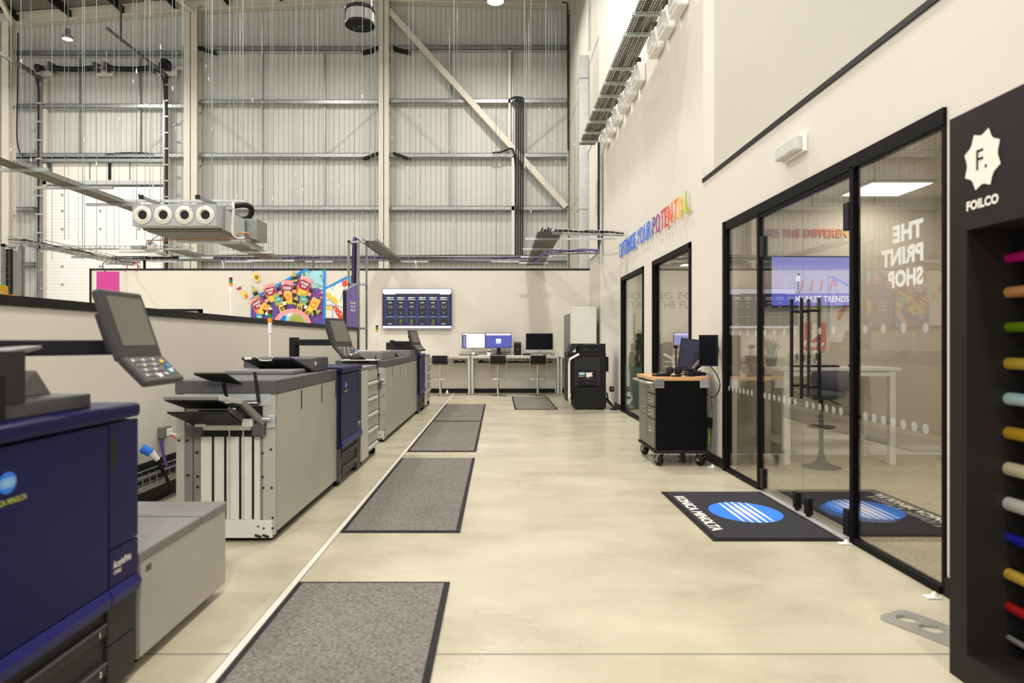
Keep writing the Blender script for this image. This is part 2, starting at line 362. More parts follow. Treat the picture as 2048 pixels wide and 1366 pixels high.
b = MB(); b.box(XW-.015, XW, 6.87, 8.06, 0, .1, 'black'); b.box(XW-.015, XW, 10.07, 10.69, 0, .1, 'black'); b.box(XW-.015, XW, 12.65, YB, 0, .1, 'black'); b.box(XW-.012, XW, -2, 3.47, 0, .1, 'black')
struct(b, 'baseboard_right')
# low partition at the back, mural wall
struct(MB().box(-10.18, XW, YB, YB+.12, 0, 3.07, 'wall'), 'wall_back_partition')
b = MB(); b.box(-10.22, XW, YB-.015, YB+.135, 3.06, 3.105, 'black'); b.box(-10.22, -10.17, YB-.015, YB+.135, 0, 3.1, 'black'); struct(b, 'trim_3')
struct(MB().box(-2.7, XW, YB-.014, YB, 0, .105, 'black'), 'baseboard_back')
# low wall behind the printers
b = MB(); b.box(-2.91, -2.79, -2, 13.5, 0, 1.5, 'wall'); struct(b, 'wall_left_low')
b = MB(); b.box(-2.93, -2.775, -2, 13.52, 1.5, 1.56, 'black'); b.box(-2.93, -2.775, 13.48, 13.56, 0, 1.5, 'black'); struct(b, 'trim_4')
struct(MB().box(-2.79, -2.775, -2, 13.5, 0, .11, 'black'), 'baseboard_left')
b = MB(); p0 = P(292, 618, 14.5); p1 = P(401, 618, 14.5); b.box(p0.x, p1.x, 14.5, 14.6, 0, p0.z-.04, 'wall'); b.box(p0.x, p1.x, 14.48, 14.62, p0.z-.05, p0.z, 'black'); b.box(p1.x-.05, p1.x, 14.48, 14.62, 0, p0.z, 'black'); struct(b, 'wall_inner_low')
# ribbed end wall
b = MB(); pts = []; x = -20.0
while x < 2.3:
    for dx, dy in ((0, 0), (.125, 0), (.131, .022), (.152, .022), (.158, 0)): pts.append((x+dx, YE+dy))
    x += .165
vs = []; fs = []
for i, (px, py) in enumerate(pts): vs += [(px, py, 0), (px, py, roof(px)+.1)]
fs = [(2*i, 2*i+2, 2*i+3, 2*i+1) for i in range(len(pts)-1)]
b.add(vs, fs, 'clad'); b.box(-20, 2.4, YE+.06, YE+.1, 0, 12.8, 'clad_roof'); b.raw = True; struct(b, 'wall_end')
# roof sheets, purlins
b = MB()
for xa, xb in ((-22, -3.7), (-3.7, 9)): b.prism([(xa, -4, roof(xa)), (xb, -4, roof(xb)), (xb, -4, roof(xb)+.06), (xa, -4, roof(xa)+.06)], (0, YE+4.3, 0), 'clad_roof')
struct(b, 'ceiling', 'dark sheeted warehouse roof')
for i, x in enumerate((-20.6, -18.9, -17.2, -15.5, -13.8, -12.1, -10.4, -8.7, -7.0, -5.3, -2.2, -.5, 1.2)):
    single(MB().box(x-.04, x+.04, 6, YE, roof(x)-.26, roof(x)-.01, 'black_soft'), 'roof_purlin', 'dark steel purlin running under the roof sheets', 'beam', 'roof purlins')
# gable rafter in two slopes
b = MB()
for (xa, ya), (xb, yb) in (((-19, 72), (-16.2, 60)), ((-16.2, 60), (-9.97, 30)), ((-9.97, 30), (-3.7, 11)), ((-3.7, 11), (XW, 20))):
    za = H-(ya-VY)/F*YE; zb = H-(yb-VY)/F*YE
    b.prism([(xa, YE-.32, za), (xb, YE-.32, zb), (xb, YE-.32, zb+.05), (xa, YE-.32, za+.05)], (0, .28, 0), 'cream_steel')
    b.prism([(xa, YE-.2, za), (xb, YE-.2, zb), (xb, YE-.2, zb+.36), (xa, YE-.2, za+.36)], (0, .02, 0), 'cream_steel')
    b.prism([(xa, YE-.32, za+.33), (xb, YE-.32, zb+.33), (xb, YE-.32, zb+.37), (xa, YE-.32, za+.37)], (0, .28, 0), 'cream_steel')
single(b, 'gable_rafter', 'cream painted steel rafter following the roof slope above the ribbed wall', 'beam')
# steel columns of the end wall
def ibeam(px0, px1, Y, ztop, name_label, wob=.0):
    x0 = (px0-VX)/F*Y; x1 = (px1-VX)/F*Y; b = MB(); xm = (x0+x1)/2; d = .34
    b.box(x0, x1, Y-d, Y-d+.025, 0, ztop, 'cream_steel'); b.box(x0, x1, Y-.025, Y, 0, ztop, 'cream_steel'); b.box(xm-.012, xm+.012, Y-d, Y, 0, ztop, 'cream_steel')
    for z in (1.8+1.71*k for k in range(7)): b.cyl((x1, Y-.1, z), (x1+.03, Y-.1, z), .03, 'galv', 8)
    return single(b, 'steel_column', name_label, 'column')
ibeam(3, 32, 21.5, 11.2, 'wide cream steel column at the left edge, beside the white sectional door')
ibeam(377, 403, 22.1, 12.0, 'cream steel column between the white sectional door and the ribbed wall')
ibeam(761, 781, 22.1, 12.3, 'slim cream steel column in the middle of the ribbed wall, meeting the diagonal brace')
b = MB(); a_ = P(778, 22, 21.86); c_ = P(1132, 414, 21.86); b.bar(a_, c_, .18, .1, 'cream_steel', up=(0, 1, 0)); single(b, 'diagonal_brace', 'cream steel brace slanting down across the ribbed wall', 'brace')
b = MB(); b.box(*[ (1134-VX)/F*22.1, (1140-VX)/F*22.1], 21.9, 22.1, 0, 12.0, 'cream_steel'); single(b, 'corner_post', 'thin cream post in the corner where ribbed wall meets grey wall', 'post')
# sheeting rails
def rail(px0, px1, py, nm):
    p0 = P(px0, py, 22.1); p1 = P(px1, py, 22.1); b = MB()
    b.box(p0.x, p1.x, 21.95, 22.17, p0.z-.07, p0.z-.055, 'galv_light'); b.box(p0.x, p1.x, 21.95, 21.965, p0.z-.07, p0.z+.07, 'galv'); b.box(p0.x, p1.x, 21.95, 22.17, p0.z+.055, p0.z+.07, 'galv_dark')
    n = 'trim_%d' % rail.n; rail.n += 1
    return struct(b, n, nm)
rail.n = 5
for py in (101, 207, 313, 418, 519):
    rail(403, 761, py, 'galvanised sheeting rail between left and middle columns'); rail(781, 1135, py-(2 if py < 300 else 0), 'galvanised sheeting rail right of the middle column')
for py in (110, 215): rail(36, 377, py, 'galvanised sheeting rail above the white sectional door')
rail(36, 330, 313, 'galvanised rail over the door head'); rail(36, 330, 323, 'galvanised rail over the door head'); rail(342, 377, 313, 'short galvanised rail beside the column')
for py in (420, 530): rail(36, 74, py, 'short galvanised rail left of the door')
rail(-60, 3, 215, 'rail left of the wide column'); rail(-60, 3, 423, 'rail left of the wide column')
b = MB()
for x0, y0, x1, y1 in ((765, 207, 655, 305), (785, 207, 890, 305), (1137, 225, 1050, 298), (377, 225, 300, 290), (403, 215, 510, 300)):
    b.bar(P(x0, y0, 22.12), P(x1, y1, 22.12), .016, .016, 'galv')
for x in (160, 280, 525, 650, 900, 1025): 
    b.box(P(x, 0, 22.13).x-.02, P(x, 0, 22.13).x+.02, 22.1, 22.16, 5.6, 10.7, 'galv')
struct(b, 'trim_40', 'thin tie rods between the sheeting rails')
for px in (396, 757, 786):
    for py in ((101, 313) if px > 400 else (101,)):
        s_ = 1 if px in (786,) or px == 396 else -1
        b = MB(); b.prism([P(px, py-10, 21.9), P(px+s_*34, py+2, 21.9), P(px+s_*34, py+5, 21.9), P(px, py-3, 21.9)], (0, .2, 0), 'black_soft')
        single(b, 'rail_cleat', 'dark steel cleat fixing a sheeting rail to its column', 'bracket', 'rail cleats on the end wall columns')

# ---------------------------------------------------------------- sectional door and its gear
door = sthing('door_1', (0, 0, 0))
YD = 22.05
def R(mb, x0, y0, x1, y1, Y, d, m): a = P(x0, y1, Y); c = P(x1, y0, Y); mb.box(a.x, c.x, Y, Y+d, a.z, c.z, m); return mb
b = MB(); z1 = P(0, 374, YD).z; x0 = P(80, 0, YD).x; x1 = P(326, 0, YD).x; n = 14; 
for k in range(12): b.box(x0, x1, YD, YD+.05, k*z1/12+.008, (k+1)*z1/12, 'white')
b.box(x0, x1, YD+.02, YD+.06, 0, z1, 'panel_white')
for k in range(60): b.box(x0, x1, YD-.003, YD, k*z1/60, k*z1/60+.006, 'panel_white')
b.build('door_panel', door)
b = MB()
for px in (125, 201, 278):
    for py in (390, 422, 458, 496, 533, 569):
        p = P(px, py, YD); b.box(p.x-.03, p.x+.03, YD-.03, YD, p.z-.03, p.z+.03, 'galv')
b.build('hinge_plate', door)
R(MB(), 86, 361, 328, 369, YD-.05, .1, 'galv_light').build('top_rail', door)
b = MB(); R(b, 86, 324, 330, 361, YD+.03, .1, 'wall'); R(b, 216, 325, 221, 359, YD-.02, .06, 'black'); R(b, 178, 325, 180, 359, YD, .04, 'galv'); R(b, 258, 325, 260, 359, YD, .04, 'galv'); R(b, 95, 325, 104, 361, YD, .04, 'galv_dark'); b.build('head_panel', door)
def door_gear():
    t = thing('door_track', 'left vertical steel track of the white sectional door, curving out towards the room', 'door track', P(78, 600, 21.9))
    b = MB(); R(b, 75, 150, 79, 612, 21.9, .12, 'charcoal'); b.build('track', t)
    b = MB(); R(b, 79, 152, 82, 612, 21.9, .16, 'galv'); b.build('angle', t)
    b = MB(); b.curve([P(78, 200, 21.8), P(76, 172, 21.7), P(69, 148, 21.5), P(55, 137, 21.2), P(0, 107, 18.5), P(-40, 88, 17)], .035, 'charcoal'); b.build('curved_track', t)
    b = MB(); b.bar(P(82, 158, 21.8), P(-30, 88, 17.5), .05, .09, 'galv_dark'); b.build('overhead_rail', t)
    for y in range(170, 600, 37): b = MB(); p = P(78, y, 21.86); b.box(p.x-.08, p.x+.1, 21.8, 21.88, p.z-.02, p.z+.02, 'galv_light'); b.build('roller', t)
    t = thing('door_track', 'right vertical steel track of the white sectional door, under the hoist motor', 'door track', P(330, 600, 21.9))
    b = MB(); R(b, 326, 150, 329, 612, 21.9, .12, 'galv'); b.build('track', t)
    b = MB(); R(b, 329, 150, 333, 612, 21.9, .16, 'charcoal'); b.build('angle', t)
    b = MB(); b.curve([P(329, 200, 21.8), P(328, 168, 21.7), P(323, 150, 21.5), P(313, 139, 21.2)], .03, 'charcoal'); b.build('curved_track', t)
    b = MB(); b.bar(P(335, 152, 21.8), P(213, 56, 17.8), .05, .07, 'galv_dark'); b.build('overhead_rail', t)
    for y in range(170, 600, 32): b = MB(); p = P(334, y, 21.86); b.box(p.x-.05, p.x+.06, 21.8, 21.88, p.z-.015, p.z+.015, 'galv_light'); b.build('roller', t)
    for (a, c, lb) in ((84, 92, 'cream door post left of the white sectional door'), (334, 339, 'slim cream door post right of the white sectional door')):
        b = MB(); R(b, a, 158, c, 612, 22.0, .12, 'cream_steel'); single(b, 'door_post', lb, 'post')
    t = thing('torsion_spring_shaft', 'sectional door shaft with two dark coil springs, drum and hoist motor', 'door shaft', P(200, 137, 21.9))
    ya = 21.85
    b = MB(); b.cyl(P(70, 135, ya), P(345, 135, ya), .03, 'galv'); b.build('shaft', t)
    for x0, x1 in ((104, 190), (215, 300)):
        b = MB(); N = 46
        for i in range(N):
            t_ = i/(N-1); px = x0+(x1-x0)*t_; py = 136+2.5*math.sin(math.pi*t_); p = P(px, py, ya); b.cyl(p, p+Vector((.022, 0, 0)), .085 if i % 2 else .075, 'charcoal', 12)
        b.build('coil_spring', t)
        for px in (x0-2, x1+2): b = MB(); p = P(px, 134, ya); b.box(p.x-.05, p.x+.05, ya-.1, ya+.2, p.z-.13, p.z+.13, 'galv_dark'); b.build('spring_anchor', t)
    b = MB(); b.cyl(P(73, 136, ya), P(82, 136, ya), .13, 'charcoal', 20, .09); b.cyl(P(82, 136, ya), P(88, 136, ya), .07, 'black', 16); b.build('cable_drum', t)
    b = MB(); p = P(332, 130, ya); b.box(p.x-.1, p.x+.12, ya-.2, ya+.1, p.z-.16, p.z+.13, 'black'); b.cyl(p+Vector((-.15, -.1, -.05)), p+Vector((.2, -.1, -.05)), .09, 'charcoal'); b.build('hoist_motor', t, .01)
    for a, c in ((192, 226), (316, 354), (88, 104)): b = MB(); R(b, a, 137, c, 152, 22.0, .02, 'cream_steel'); b.build('mounting_plate', t)
    b = MB(); R(b, 25, 136, 60, 143, 21.95, .05, 'cream_steel'); R(b, 353, 133, 377, 139, 21.95, .05, 'cream_steel'); b.build('support_beam', t)
    b = MB(); b.curve([P(36, 66, 21.9), P(35.5, 130, 21.9), P(35, 200, 21.9), P(34, 270, 21.9), P(38, 300, 21.9), P(46, 311, 21.9)], .02, 'black'); single(b, 'power_cable', 'black cable drooping down the right side of the wide left column', 'cable')
door_gear()
b = MB(); b.curve([P(210, 309, 21.9), P(235, 306, 21.9), P(270, 305, 21.9), P(306, 307, 21.9)], .015, 'black'); single(b, 'loose_cable', 'thin black cable arching on the rail above the white door', 'cable')

# ---------------------------------------------------------------- rooms behind the glass
b = MB(); b.box(XW+.12, 7, 7.77, 7.89, 0, 3.0, 'wall'); b.box(XW+.12, 7, 7.75, 7.77, 0, .1, 'white'); struct(b, 'wall_room_back')
struct(MB().box(6.6, 6.7, -2, 16.2, 0, 3.0, 'wall'), 'wall_room_right')
b = MB(); b.box(XW+.12, 6.7, .4, .5, 0, 3.0, 'wall'); struct(b, 'wall_room_near')
b = MB(); b.box(XW+.12, 6.7, .4, 7.77, 2.92, 2.97, 'wall'); b.box(XW+.12, 6.7, 7.89, 16.1, 2.92, 2.97, 'wall')
for y in [.6*k+.99 for k in range(26)]: b.box(XW+.12, 6.6, y, y+.02, 2.915, 2.92, 'panel_white')
for x in (3.18, 3.78, 4.38, 4.98, 5.58): b.box(x, x+.02, .5, 16, 2.914, 2.92, 'panel_white')
struct(b, 'ceiling_rooms')
b = MB(); b.box(XW+.12, 6.6, 16.05, 16.17, 0, 3.0, 'wall'); struct(b, 'wall_room_far')
t = MB(); Yt = 16.045
t.text('MOVING FORWARD', P(1241, 599, Yt), Xa, Za, .175, 'text_green', w_=246/F*Yt, bold=.03)
t.text('START THE FUTURE', P(1251, 617, Yt), Xa, Za, .175, 'text_green', w_=178/F*Yt, bold=.03)
t.raw = True
single(t, 'wall_lettering', 'grey-green capital lettering on the far wall, seen through the two window strips', 'lettering')
def ceiling_panel(x0, x1, y0, y1, lb):
    t = thing('ceiling_light', lb, 'ceiling light', ((x0+x1)/2, (y0+y1)/2, 2.9))
    b = MB(); b.box(x0-.02, x1+.02, y0-.02, y1+.02, 2.895, 2.915, 'white'); b.build('frame', t)
    b = MB(); b.box(x0, x1, y0, y1, 2.888, 2.895, 'panel_glow'); b.build('diffuser', t)
ceiling_panel(3.78, 4.38, 6.89, 7.49, 'square glowing panel light in the meeting room ceiling')
ceiling_panel(3.85, 4.35, 14.2, 14.5, 'glowing strip light seen through the taller window strip')

# ---------------------------------------------------------------- glazed screen with double doors
def frame_box(mb, y0, y1, z0, z1, x0=XW-.03, x1=XW+.1, m='black_frame'): mb.box(x0, x1, y0, y1, z0, z1, m)
sc_ = sthing('window_1', (XW, 5.2, 0))
b = MB(); frame_box(b, 3.47, 3.50, 0, 2.49, XW-.01, XW+.02); frame_box(b, 6.81, 6.87, 0, 2.49, XW-.03, XW+.05); frame_box(b, 4.355, 4.40, 0, 2.42, XW-.02, XW+.032); frame_box(b, 5.93, 5.975, 0, 2.42, XW-.02, XW+.032)
frame_box(b, 3.47, 6.87, 2.40, 2.49, XW-.02, XW+.05); frame_box(b, 3.50, 4.355, 0, .04, XW-.02, XW+.03); frame_box(b, 5.975, 6.81, 0, .04, XW-.02, XW+.03); b.build('window_frame', sc_, .004)
b = MB(); frame_box(b, 4.40, 5.93, 2.365, 2.402, XW-.012, XW+.035); b.build('transom', sc_, .003)
for y0, y1 in ((3.50, 4.355), (5.975, 6.81)): b = MB(); b.box(XW, XW+.01, y0, y1, .04, 2.40, 'glass'); b.build('glass_pane', sc_)
struct(MB().box(XW-.03, XW+.08, 4.40, 5.93, .0005, .006, 'galv_light'), 'trim_50', 'metal threshold strip under the glass doors')
def door_leaf(n, y0, y1, yh, hinge_y):
    d = sthing('door_%d' % n, (XW, (y0+y1)/2, 0))
    b = MB(); b.box(XW, XW+.01, y0, y1, .02, 2.362, 'glass'); b.build('glass_pane', d)
    for s_, x in ((-1, XW-.06), (1, XW+.07)):
        b = MB(); b.cyl((x, yh, .875), (x, yh, 1.615), .0125, 'black', 16)
        for z in (.96, 1.52): b.cyl((x, yh, z), (XW+.005, yh, z), .009, 'black', 12)
        b.build('door_handle', d)
    for z0, z1 in ((.03, .2), (2.02, 2.2)):
        b = MB(); b.box(XW-.018, XW+.028, hinge_y-.035, hinge_y+.035, z0, z1, 'black'); b.build('hinge', d, .004)
    ye = 5.03 if hinge_y < yh else 5.22
    b = MB(); b.box(XW-.018, XW+.028, ye-.03, ye+.03, .02, .145, 'black'); b.box(XW-.01, XW+.02, ye-.015, ye+.015, .0, .02, 'black'); b.build('bottom_lock', d, .006)
door_leaf(2, 5.13, 5.925, 5.17, 5.88); door_leaf(3, 4.405, 5.122, 5.0, 4.45)
# manifestation dots: pale discs stuck on the glass, two rows
b = MB()
for z in (.83, 1.37):
    y = 3.64
    while y < 6.75:
        if not any(abs(y-q) < .09 for q in (4.38, 5.13, 5.95)): b.poly(ellipse((XW-.002, y, z), Ya, Za, .027, .027, 20), 'dot_film')
        y += .1 if z < 1 else .2
b.raw = True; tag(b.build('safety_dots'), 'two rows of small frosted safety dots stuck across the glass screen', 'glass stickers', None, 'stuff')
b = MB()
for i, (s_, w_) in enumerate((('THE', .30), ('PRINT', .42), ('SHOP', .35))):
    b.text(s_, (XW-.002, 3.66, 1.86-i*.128), Ya, Za, .1, 'vinyl', bold=.05, w_=w_*.95)
b.raw = True; single(b, 'vinyl_lettering', 'white vinyl words THE PRINT SHOP on the glass, seen reversed from outside', 'lettering')
# windows further along
for n, y0, y1 in ((4, 8.06, 10.07), (5, 10.69, 12.65)):
    d = sthing('window_%d' % n, (XW, (y0+y1)/2, 0))
    b = MB(); 
    for a, c, e, f_ in ((y0, y0+.07, 0, 2.47), (y1-.07, y1, 0, 2.47), (y0, y1, 2.40, 2.47), (y0, y1, 0, .04)): frame_box(b, a, c, e, f_, XW-.02, XW+.07)
    b.build('window_frame', d, .004)
    b = MB(); b.box(XW+.03, XW+.042, y0+.07, y1-.07, .04, 2.40, 'glass'); b.build('glass_pane', d)
    b = MB(); b.box(XW+.046, XW+.049, y0+.07, y1-.07, .04, .86, 'film'); b.build('frosted_film', d)
# doorway panel on the grey wall beyond
b = MB(); b.box(XW-.04, XW, 15.6, 16.9, 3.3, 6.0, 'wall'); b.box(XW-.06, XW, 15.5, 15.6, 3.3, 6.1, 'cabinet_white'); b.box(XW-.06, XW, 15.5, 17, 6.0, 6.1, 'cabinet_white'); struct(b, 'door_6')
# ================================================================ lamps, fan, air unit, trays, wires
def high_bay(px, py, Y, r, lb):
    p = P(px, py, Y); t = thing('high_bay_light', lb, 'ceiling light', (p.x, p.y, p.z))
    b = MB(); b.lathe(p, Za, [(0, 0), (r*.92, 0)], 'lamp_glow', 28); b.build('diffuser', t)
    b = MB(); b.lathe(p, Za, [(r*.92, -.01), (r, -.01), (r, .05), (r*.8, .09), (r*.45, .12), (r*.4, .28), (0, .3)], 'mid_grey', 28); b.build('housing', t)
    b = MB(); b.cyl(p+Vector((0, 0, .3)), (p.x, p.y, roof(p.x)), .008, 'galv', 6); b.build('hanger', t)
high_bay(991, 3, 18.4, .24, 'round high bay light glowing at the top centre of the warehouse')
high_bay(135, 78, 18.9, .14, 'round high bay light hanging in front of the ribbed wall above the white door')
p = P(720, 52, 14.4); t = thing('destratification_fan', 'black and grey drum fan hanging from the warehouse roof', 'fan', (p.x, p.y, p.z))
b = MB(); b.lathe(p, Za, [(0, .005), (.26, .005), (.27, .02), (.3, .02)], 'black_soft', 40); b.lathe(p, Za, [(.3, 0), (.31, .0), (.31, .05), (.295, .05), (.3, 0)], 'black', 40)
for k in range(24):
    a = k*math.pi/12; b.bar(p+Vector((.06*math.cos(a), .06*math.sin(a), -.002)), p+Vector((.29*math.cos(a), .29*math.sin(a), -.002)), .006, .006, 'charcoal')
b.cyl(p+Vector((0, 0, -.01)), p+Vector((0, 0, .02)), .06, 'charcoal'); b.build('grille', t)
b = MB(); b.lathe(p, Za, [(.292, .04), (.292, .3)], 'mid_grey', 40); b.build('drum', t)
b = MB(); b.lathe(p, Za, [(.295, .29), (.315, .29), (.315, .35), (.25, .39), (0, .4)], 'black', 40); b.build('top_cover', t)
for a in (0.3, 2.4, 4.5): b = MB(); b.box(-.008, .008, -.008, .008, 0, .33, 'black'); 
for a in (.5, 2.0, 3.5, 5.2): b = MB(); q = p+Vector((.3*math.cos(a), .3*math.sin(a), 0)); b.bar(q, q+Vector((0, 0, .33)), .012, .012, 'black'); b.build('strut', t)
b = MB(); b.cyl(p+Vector((-.15, 0, .38)), (p.x-.15, p.y, roof(p.x)), .012, 'galv', 8); b.curve([p+Vector((-.02, 0, .4)), p+Vector((.12, 0, .47)), p+Vector((.24, 0, .38)), p+Vector((.24, 0, .7)), p+Vector((.22, 0, 2))], .012, 'white'); b.build('hanger', t)

# ducted air unit with four round nozzles
t = thing('air_conditioning_unit', 'grey ducted air unit with four round white nozzles hung below the warehouse roof', 'air conditioner', P(350, 452, 10.2))
Yn = 10.0; a_ = P(264.6, 451.4, Yn); c_ = P(432.5, 408, Yn)
b = MB(); b.box(a_.x, c_.x, Yn, Yn+.26, a_.z, c_.z, 'unit_grey'); b.box(c_.x-.012, c_.x+.012, Yn+.24, Yn+.3, a_.z-.02, c_.z+.02, 'galv'); b.box(a_.x+.03, c_.x, Yn+.24, Yn+.3, a_.z-.025, a_.z, 'galv_dark'); b.build('plenum', t, .003)
for px in (285.6, 327, 369.5, 411):
    q = P(px, 430, Yn); b = MB()
    b.lathe(q, -Ya, [(.133, 0), (.135, .016), (.124, .028), (.1, .02), (.094, .04), (.082, .042), (.065, .006)], 'cabinet_white', 36); n_ = b.build('nozzle', t)
    b = MB(); b.lathe(q, -Ya, [(0, .006), (.066, .006)], 'black', 24); b.build('opening', n_)
a_ = P(291, 462, 10.3); c_ = P(440, 412, 10.3)
b = MB(); b.box(a_.x, c_.x, 10.3, 11.25, a_.z, c_.z, 'galv'); b.build('casing', t, .004)
b = MB(); b.box(a_.x+.02, c_.x, 10.32, 11.22, a_.z-.012, a_.z-.001, 'dark_grey'); b.box(a_.x+.03, c_.x-.05, 11.2, 11.3, a_.z-.05, a_.z+.02, 'galv_light'); b.build('drip_tray', t)
b = MB(); b.box(c_.x, c_.x+.04, 10.34, 11.2, a_.z+.03, c_.z-.04, 'galv_light'); b.build('side_panel', t)
b = MB(); b.box(c_.x-.3, c_.x+.22, 11.25, 11.75, a_.z+.02, c_.z-.02, 'galv'); b.build('rear_box', t)
b = MB(); b.curve([P(468, 412, 11.2), P(490, 410, 11.2), P(502, 416, 11.25), P(502, 428, 11.3), P(492, 437, 11.3), P(470, 437, 11.3)], .045, 'black', 8, 12); b.build('insulated_hose', t)
b = MB(); b.curve([P(466, 405, 10.25), P(467, 420, 10.2), P(465, 450, 10.2), P(466, 468, 10.2), P(476, 476, 10.3), P(488, 476, 10.4)], .018, 'panel_white'); b.build('condensate_pipe', t)
b = MB(); b.curve([P(476, 466, 10.6), P(494, 466, 10.6), P(497, 470, 10.6), P(490, 477, 10.6)], .012, 'copper'); b.tube([P(292, 500, 10.4), P(293, 481, 10.4), P(380, 479, 10.4), P(466, 476, 10.4)], .008, 'copper'); b.build('copper_pipe', t)
for px in (282, 395):
    b = MB(); b.bar(P(px, 394, 9.9), P(px+35, 408, 11.0), .045, .045, 'galv'); q = P(px, 394, 9.88); b.box(q.x-.03, q.x+.03, 9.87, 9.9, q.z-.03, q.z+.03, 'black'); b.build('support_rail', t)
b = MB(); R(b, 242, 399, 491, 404, 10.9, .05, 'galv_light'); b.build('cross_rail', t)
for px in (300, 425, 459, 486):
    b = MB(); q = P(px, 402, 10.9); b.cyl(q, (q.x, q.y, roof(q.x)), .005, 'galv', 6); b.build('threaded_rod', t)
# small equipment below it
t = thing('pipe_bracket_rail', 'grey strut frame with pipe valve hanging just below the air unit', 'bracket', P(300, 500, 11.5))
b = MB(); b.bar(P(281, 494, 11.4), P(336, 511, 13), .05, .06, 'galv'); b.bar(P(263, 494, 11.4), P(284, 496, 11.4), .04, .05, 'galv'); b.bar(P(238, 498, 11.4), P(385, 498, 11.9), .03, .03, 'galv_light'); R(b, 238, 502, 330, 506, 11.6, .03, 'galv_light'); R(b, 296, 509, 340, 513, 12.8, .03, 'galv_light'); b.build('rail', t)
b = MB(); q = P(305, 492, 11.4); b.box(q.x-.06, q.x+.06, 11.35, 11.45, q.z-.04, q.z+.04, 'panel_white'); b.cyl(q+Vector((-.03, -.05, .04)), q+Vector((-.03, .05, .04)), .04, 'galv'); b.build('valve', t, .006)
b = MB(); b.curve([P(299, 490, 11.4), P(304, 480, 11.2), P(317, 471, 10.9)], .006, 'black'); b.curve([P(324, 473, 10.9), P(329, 490, 11.2), P(328, 505, 11.4)], .006, 'black'); b.build('cable', t)
t = thing('pipe_bracket_rail', 'short strut rail right of the air unit carrying copper pipe ends', 'bracket', P(500, 485, 11))
b = MB(); b.bar(P(485, 480, 10.8), P(520, 496, 12), .06, .05, 'galv'); R(b, 460, 479, 490, 483, 10.8, .04, 'galv_light'); R(b, 500, 493, 526, 497, 12, .04, 'galv_light'); b.build('rail', t)
b = MB(); b.curve([P(493, 474, 10.8), P(502, 477, 11), P(506, 486, 11.3)], .006, 'black'); b.build('cable', t)

# cable trays
def hang(t, x, y, z):
    b = MB(); b.cyl((x, y, z), (x, y, roof(x)-.005), .005, 'wire', 6); b.build('threaded_rod', t)
def tray(mb, px0, py0, px1, py1, h, wdt, m='perforated', side=.06):
    """perforated tray running along Y at height H+h; edge through pixel (px0,py0)"""
    Y0 = h*F/(VY-py0); Y1 = h*F/(VY-py1); X0 = (px0-VX)/F*Y0; X1 = (px1-VX)/F*Y1; z = H+h; X0 = X1 = (X0+X1)/2
    mb.box(X0, X0+wdt, Y0, Y1, z, z+.004, m)
    mb.box(X0-.004, X0, Y0, Y1, z, z+side, 'galv'); mb.box(X0+wdt, X0+wdt+.004, Y0, Y1, z, z+side, 'galv')
    return X0, Y0, Y1, z
t = thing('cable_tray', 'long perforated cable tray running from upper left towards the air unit', 'cable tray', (-6.2, 10, 3.5))
b = MB(); X0, Y0, Y1, z = tray(b, 0, 328, 262, 424, 2.2, .26); b.box(X0, X0+.26, 6.6, Y0, z, z+.004, 'perforated'); b.build('tray', t)
for y in (8.7, 9.7, 10.9):
    b = MB(); b.box(X0-.35, X0+.75 if y > 9 and y < 10 else X0+.5, y, y+.04, z-.04, z, 'galv'); b.build('support_bar', t)
b = MB(); b.curve([(X0+.05, 7, z+.03), (X0+.08, 9, z+.04), (X0+.05, 11, z+.03)], .015, 'black'); b.curve([(X0+.12, 7, z+.03), (X0+.15, 9, z+.03), (X0+.13, 11, z+.03)], .012, 'galv_dark'); b.build('cables', t)
t = thing('cable_tray', 'perforated cable tray emerging behind the air unit and reaching the partition top', 'cable tray', (-5.9, 14, 3.4))
b = MB(); X0, Y0, Y1, z = tray(b, 408, 479, 530, 519, 1.75+.15, .42); b.build('tray', t)
for y in (12.9, 14.5, 16.0): b = MB(); b.box(X0-.4, X0+.7, y, y+.04, z-.04, z, 'galv_light'); b.build('support_bar', t); hang(t, X0+.65, y+.02, z-.03)
t = thing('cable_tray', 'narrow perforated tray left of the wider one, below the air unit', 'cable tray', (-7, 14, 3.3))
b = MB(); X0, Y0, Y1, z = tray(b, 330, 499, 398, 520, 1.75, .25); b.build('tray', t)
for y in (14.2,): b = MB(); b.box(X0-.2, X0+.5, y, y+.04, z-.04, z, 'galv_light'); b.build('support_bar', t); hang(t, X0-.15, y+.02, z-.03); hang(t, X0+.45, y+.02, z-.03)
def basket(mb, a, c, wdt, hgt, n, m='galv', r=.006):
    """wire basket tray between points a and c"""
    a = Vector(a); c = Vector(c); d = (c-a); L = d.length; d.normalize(); sd = Vector((-d.y, d.x, 0)).normalized()
    for s_ in (-.5, -.17, .17, .5): mb.cyl(a+sd*wdt*s_, c+sd*wdt*s_, r, m, 5)
    for s_ in (-.5, .5): mb.cyl(a+sd*wdt*s_+Za*hgt, c+sd*wdt*s_+Za*hgt, r, m, 5)
    for i in range(n+1):
        p = a+d*L*i/n; q = [p-sd*wdt/2+Za*hgt, p-sd*wdt/2, p+sd*wdt/2, p+sd*wdt/2+Za*hgt]
        for k in range(3): mb.cyl(q[k], q[k+1], r*.8, m, 5)
